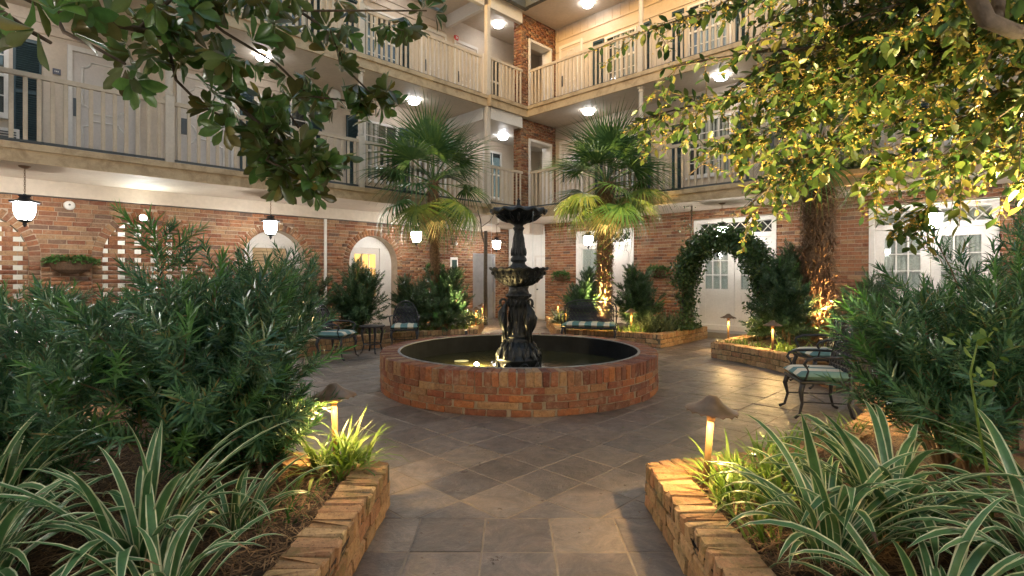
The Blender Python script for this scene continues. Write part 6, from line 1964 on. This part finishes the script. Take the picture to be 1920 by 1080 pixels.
# ---- thin dark tree by the lift
x0, y0 = -0.68, 13.7
tt = thing('thin_tree', 'thin bare dark tree trunk with one fork before the lift doors', 'tree', (x0, y0, 0.2))
MB().tube([(0, 0, 0), (-0.01, 0, 1.2), (0.0, 0, 2.45)], [0.055, 0.05, 0.045], 10).build('trunk', M['bark'], tt, loc=(0, 0, 0), smooth=True)
mb = MB(); mb.tube([(0, 0, 2.0), (-0.10, 0, 2.35), (-0.14, 0, 2.75), (-0.22, 0, 3.0)], [0.022, 0.02, 0.016, 0.01], 6); mb.tube([(-0.12, 0, 2.55), (0.1, 0, 2.7), (0.26, 0, 2.95)], [0.012, 0.01, 0.006], 5)
mb.build('limb', M['bark'], tt, loc=(0, 0, 0), smooth=True)

# ---- magnolia branch over the top left
def at(px, py, d): return Vector(((px - 960) / 990 * d, d, 1.5 - (py - 516) / 990 * d))
MT = leaf_template(0.07, 0.46, 0.14, True)
mag_me = []
for k in range(6):
    v, f = leaf_template(0.04 + 0.02 * k, 0.40 + 0.025 * k, 0.05 + 0.05 * k, True)
    mag_me.append(np_mesh('leaf', v, f, M['magnolia'], smooth=True))
mg = thing('magnolia_tree', 'magnolia branch with broad glossy leaves hanging into the top left of the picture', 'tree', (-4.6, 2.2, 0.2))
ml = mg.location
mb = MB(); mb.tube([(0, 0, -0.1), (0.05, 0, 1.6), (0.15, 0.1, 3.0), (0.5, 0.2, 4.2)], [0.13, 0.11, 0.09, 0.07], 12); mb.build('trunk', M['bark'], mg, loc=(0, 0, 0), smooth=True)
limbs = [
 [(-60, -60, 2.3), (100, 20, 2.6), (260, 55, 2.9), (340, 75, 3.1), (400, 130, 3.2), (450, 200, 3.3), (520, 262, 3.4), (600, 310, 3.5)],
 [(260, 55, 2.9), (330, -10, 3.1), (430, -30, 3.4), (560, 20, 3.7), (700, 20, 4.0), (800, 20, 4.2)],
 [(330, -10, 3.1), (420, 60, 3.4), (520, 120, 3.7), (580, 180, 3.9), (660, 190, 4.1), (700, 190, 4.2)],
 [(-60, -60, 2.0), (0, 20, 1.9), (60, 60, 1.9), (95, 80, 1.9)],
 [(100, 20, 2.6), (120, 60, 2.6), (180, 90, 2.6), (235, 120, 2.6)],
 [(340, 75, 3.1), (310, 60, 3.1), (330, 150, 3.1), (380, 200, 3.2), (410, 215, 3.2), (420, 235, 3.2)],
 [(560, 20, 3.7), (620, 60, 3.8), (650, 130, 4.0), (690, 170, 4.1), (725, 190, 4.2)],
 [(450, 200, 3.3), (480, 230, 3.4), (540, 210, 3.5), (560, 240, 3.6)],
 [(520, 262, 3.4), (500, 300, 3.4), (560, 330, 3.5), (575, 350, 3.5)],
]
mb = MB()
for li, l in enumerate(limbs):
    P = [at(*p) - ml for p in l]
    mb.tube(P, [0.022 * (1 - 0.75 * k / len(P)) for k in range(len(P))] if li == 0 else [0.012 * (1 - 0.6 * k / len(P)) for k in range(len(P))], 6)
mb.tube([(0.4, 0.2, 4.0), at(-60, -60, 2.3) - ml], [0.05, 0.024], 8); mb.tube([(0.4, 0.2, 4.0), at(-60, -60, 2.0) - ml], [0.04, 0.014], 8)
mb.build('limb', M['bark'], mg, loc=(0, 0, 0), smooth=True)
cl_ = []
rr = random.Random(4)
def along(l, n, sp, dz=0.15):
    for k in range(n):
        q = rr.random() * (len(l) - 1); i = int(q); f = q - i
        a, b = l[i], l[min(i + 1, len(l) - 1)]
        cl_.append((a[0] + (b[0] - a[0]) * f + rr.uniform(-sp, sp), a[1] + (b[1] - a[1]) * f + rr.uniform(-sp * 0.6, sp), a[2] + (b[2] - a[2]) * f + rr.uniform(-dz, dz)))
along(limbs[0][2:], 24, 45); along(limbs[1][1:], 30, 38); along(limbs[2][1:], 26, 40); along(limbs[6], 13, 28); along(limbs[7], 10, 38); along(limbs[8], 11, 30); along(limbs[0][5:], 16, 40)
for k in range(30): cl_.append((rr.uniform(230, 520), rr.uniform(-20, 110), rr.uniform(2.9, 3.6)))
for k in range(16): cl_.append((rr.uniform(420, 620), rr.uniform(200, 320), rr.uniform(3.3, 3.8)))
cl_ += [(20, 20, 1.9), (70, 55, 1.85), (100, 20, 2.0), (40, 85, 1.95), (130, 60, 2.2), (150, 20, 2.3), (200, 30, 2.5), (235, 125, 2.6), (250, 150, 2.65), (395, 205, 3.2), (420, 240, 3.2), (575, 350, 3.5), (600, 300, 3.5), (640, 290, 3.6), (760, 30, 4.1), (800, 15, 4.2), (815, 25, 4.2), (720, 175, 4.2), (715, 195, 4.2), (60, -10, 2.1), (180, -10, 2.4), (290, 10, 2.8)]
ml_leaves = []
for (px, py, d) in cl_:
    c = at(px, py, d); ax = Vector((rr.uniform(-0.7, 0.9), rr.uniform(-0.5, 0.5), rr.uniform(-1.0, 0.45))).normalized()
    nl = rr.randint(6, 9); ph = rr.uniform(0, 6)
    o1 = ax.orthogonal().normalized(); o2 = ax.cross(o1)
    for k in range(nl):
        a = ph + 2.399 * k
        spd = rr.uniform(0.5, 1.5)
        dv = (ax + (o1 * math.cos(a) + o2 * math.sin(a)) * spd).normalized()
        nv = (ax * spd - (o1 * math.cos(a) + o2 * math.sin(a))).normalized() + Vector((0, 0, 0.5))
        L = rr.uniform(0.095, 0.15)
        ml_leaves.append((L / d, c + dv * 0.015, dv, nv, L))
ml_leaves.sort(key=lambda q: -q[0])
for _, c, dv, nv, L in ml_leaves[:300]:
    m3 = frames(np.array([dv]), np.array([nv]))[0]
    o = mesh_obj('leaf', rr.choice(mag_me), mg, c - ml, Matrix(m3.tolist()).to_euler()); o.scale = (L, L, L)
rest = ml_leaves[300:]
leaf_cloud('leaf_mass', 'magnolia', mg, np.array([tuple(c - ml) for _, c, *_r in rest]), np.array([tuple(q[2]) for q in rest]), np.array([tuple(q[3]) for q in rest]), np.array([q[4] for q in rest]), MT)

# ---- yellow flowered tree over the top right
tr = thing('sweet_olive_tree', 'spreading tree of small yellow lit leaves and blossom filling the top right', 'tree', (3.75, 3.05, 0.2))
tl = tr.location
mb = MB(); mb.tube([(0, 0, -0.1), (0.03, 0.02, 1.0), (-0.05, 0.0, 2.2), (-0.12, 0.1, 3.2)], [0.10, 0.085, 0.08, 0.07], 12); mb.build('trunk', M['bark'], tr, loc=(0, 0, 0), smooth=True)
rr = random.Random(9); r = np.random.default_rng(9)
limb_mb = MB(); twig_mb = MB()
leaves, flowers = [], []
tips = []
ends = [(1200, 60, 4.4), (1180, 230, 4.6), (1290, 330, 4.7), (1400, 390, 4.6), (1240, 130, 4.0), (1330, 20, 3.7), (1420, 180, 4.0), (1480, 320, 4.4), (1560, 250, 3.7), (1560, 60, 3.3), (1640, 330, 4.0), (1700, 200, 3.3), (1730, 410, 3.9), (1800, 300, 3.2), (1850, 120, 2.8), (1900, 250, 2.8), (1690, 60, 3.0), (1460, 20, 3.4), (1380, 290, 4.2), (1890, 330, 3.2), (1780, 20, 2.7), (1620, 150, 3.3), (1500, 150, 3.6), (1300, 220, 4.3)]
root_pts = [Vector((3.63, 3.15, 3.3)), Vector((3.68, 3.1, 2.7)), Vector((3.6, 3.2, 3.9))]
for k, e in enumerate(ends):
    E_ = at(*e); S_ = root_pts[k % 3]
    mid = (S_ + E_) / 2 + Vector((rr.uniform(-0.15, 0.15), rr.uniform(-0.15, 0.15), 0.28))
    P = []
    for i in range(9):
        q = i / 8; P.append(S_ * (1 - q) ** 2 + mid * 2 * q * (1 - q) + E_ * q * q + Vector((rr.uniform(-0.02, 0.02),) * 3))
    limb_mb.tube([p - tl for p in P], [0.030 * (1 - 0.85 * i / 8) for i in range(9)], 5)
    for j in range(34):
        q = rr.uniform(0.22, 1.0); i = min(7, int(q * 8)); f = q * 8 - i
        p = P[i] * (1 - f) + P[i + 1] * f
        d0 = (P[i + 1] - P[i]).normalized()
        td = (d0 * 0.7 + Vector((rr.gauss(0, 0.6), rr.gauss(0, 0.6), rr.gauss(-0.12, 0.45)))).normalized()
        L = rr.uniform(0.22, 0.55)
        ep = p + td * L + Vector((0, 0, -0.06 * L))
        twig_mb.tube([p - tl, (p + ep) / 2 - tl + Vector((0, 0, 0.02)), ep - tl], [0.0045, 0.003, 0.0018], 4)
        tips.append((p, ep, td))
limb_mb.build('limb', M['bark'], tr, loc=(0, 0, 0), smooth=True)
for P_, r_b in (([(1800, -140, 2.5), (1822, -20, 2.45), (1850, 38, 2.45), (1905, 60, 2.5), (1990, 55, 2.6)], 0.04), ([(1880, -150, 2.5), (1874, -20, 2.5), (1868, 50, 2.5)], 0.030)):
    MB().tube([at(*p) - tl for p in P_], [r_b * (1 - 0.06 * i) for i in range(len(P_))], 10).build('limb', M['bark'], tr, loc=(0, 0, 0), smooth=True)
twig_mb.build('twigs', M['twig'], tr, loc=(0, 0, 0), kind='stuff')
for p, ep, td in tips:
    nl = rr.randint(8, 13)
    for k in range(nl):
        q = (k + 0.6) / nl
        c = p * (1 - q) + ep * q
        o1 = td.orthogonal().normalized(); o2 = td.cross(o1); a = k * 2.399 + rr.uniform(-0.5, 0.5)
        side = o1 * math.cos(a) + o2 * math.sin(a)
        dv = (td * rr.uniform(0.3, 0.9) + side * 0.9 + Vector((0, 0, -0.25))).normalized()
        nv = Vector((rr.gauss(0, 0.4), rr.gauss(0, 0.4), 1.0))
        leaves.append((c, dv, nv, rr.uniform(0.06, 0.11)))
        if rr.random() < 0.55:
            for _ in range(rr.randint(3, 7)):
                flowers.append((c + Vector((rr.gauss(0, 0.014), rr.gauss(0, 0.014), rr.gauss(0, 0.014))), Vector((rr.gauss(0, 1), rr.gauss(0, 1), rr.gauss(0, 1))), Vector((rr.gauss(0, 1), rr.gauss(0, 1), 1)), rr.uniform(0.009, 0.017)))
def lsc(q):
    p = proj(*q[0])
    return q[3] / q[0].y if p and 0 < p[0] < 1920 and 0 < p[1] < 520 else -q[3]
leaves.sort(key=lambda q: -lsc(q))
ol_me = []
for k in range(5):
    v, f = leaf_template(0.02 + 0.02 * k, 0.46 + 0.03 * k, 0.02 + 0.06 * k)
    ol_me.append(np_mesh('leaf', v, f, M['tree_leaf'], smooth=True))
for c, dv, nv, L in leaves[:300]:
    m3 = frames(np.array([dv]), np.array([nv]))[0]
    o = mesh_obj('leaf', rr.choice(ol_me), tr, c - tl, Matrix(m3.tolist()).to_euler()); o.scale = (L, L, L)
rest = leaves[300:]
leaf_cloud('leaf_mass', 'tree_leaf', tr, np.array([tuple(q[0] - tl) for q in rest]), np.array([tuple(q[1]) for q in rest]), np.array([tuple(q[2]) for q in rest]), np.array([q[3] for q in rest]))
ft = (np.array([(-0.5, 0, 0), (0.5, 0, 0), (0.6, 0.6, 0.15), (0, 1, 0), (-0.6, 0.6, 0.15)]), [(np.array([(0, 1, 2, 3, 4)]), 0)])
leaf_cloud('blossom', 'flower', tr, np.array([tuple(q[0] - tl) for q in flowers]), np.array([tuple(q[1]) for q in flowers]), np.array([tuple(q[2]) for q in flowers]), np.array([q[3] for q in flowers]), ft)

# ---- flower stalks
fs = thing('flower_stalk', 'tall thin bright green stalk at the right edge before the big shrub', 'plant', (2.2, 2.42, 0.2))
MB().tube([(0, 0, 0), (0.0, 0, 0.3), (-0.06, 0, 0.6), (-0.10, 0, 0.85), (-0.06, 0, 1.02)], [0.008, 0.007, 0.006, 0.005, 0.003], 6).build('stalk', M['lirio'], fs, loc=(0, 0, 0), smooth=True)
n = 26
leaf_cloud('bud', 'lirio', fs, np.stack([r.normal(-0.06, 0.05, n), r.normal(0, 0.04, n), r.uniform(0.82, 1.08, n)], 1), rand_dirs(r, n, 0.4), rand_dirs(r, n, 0.5), r.uniform(0.03, 0.07, n))
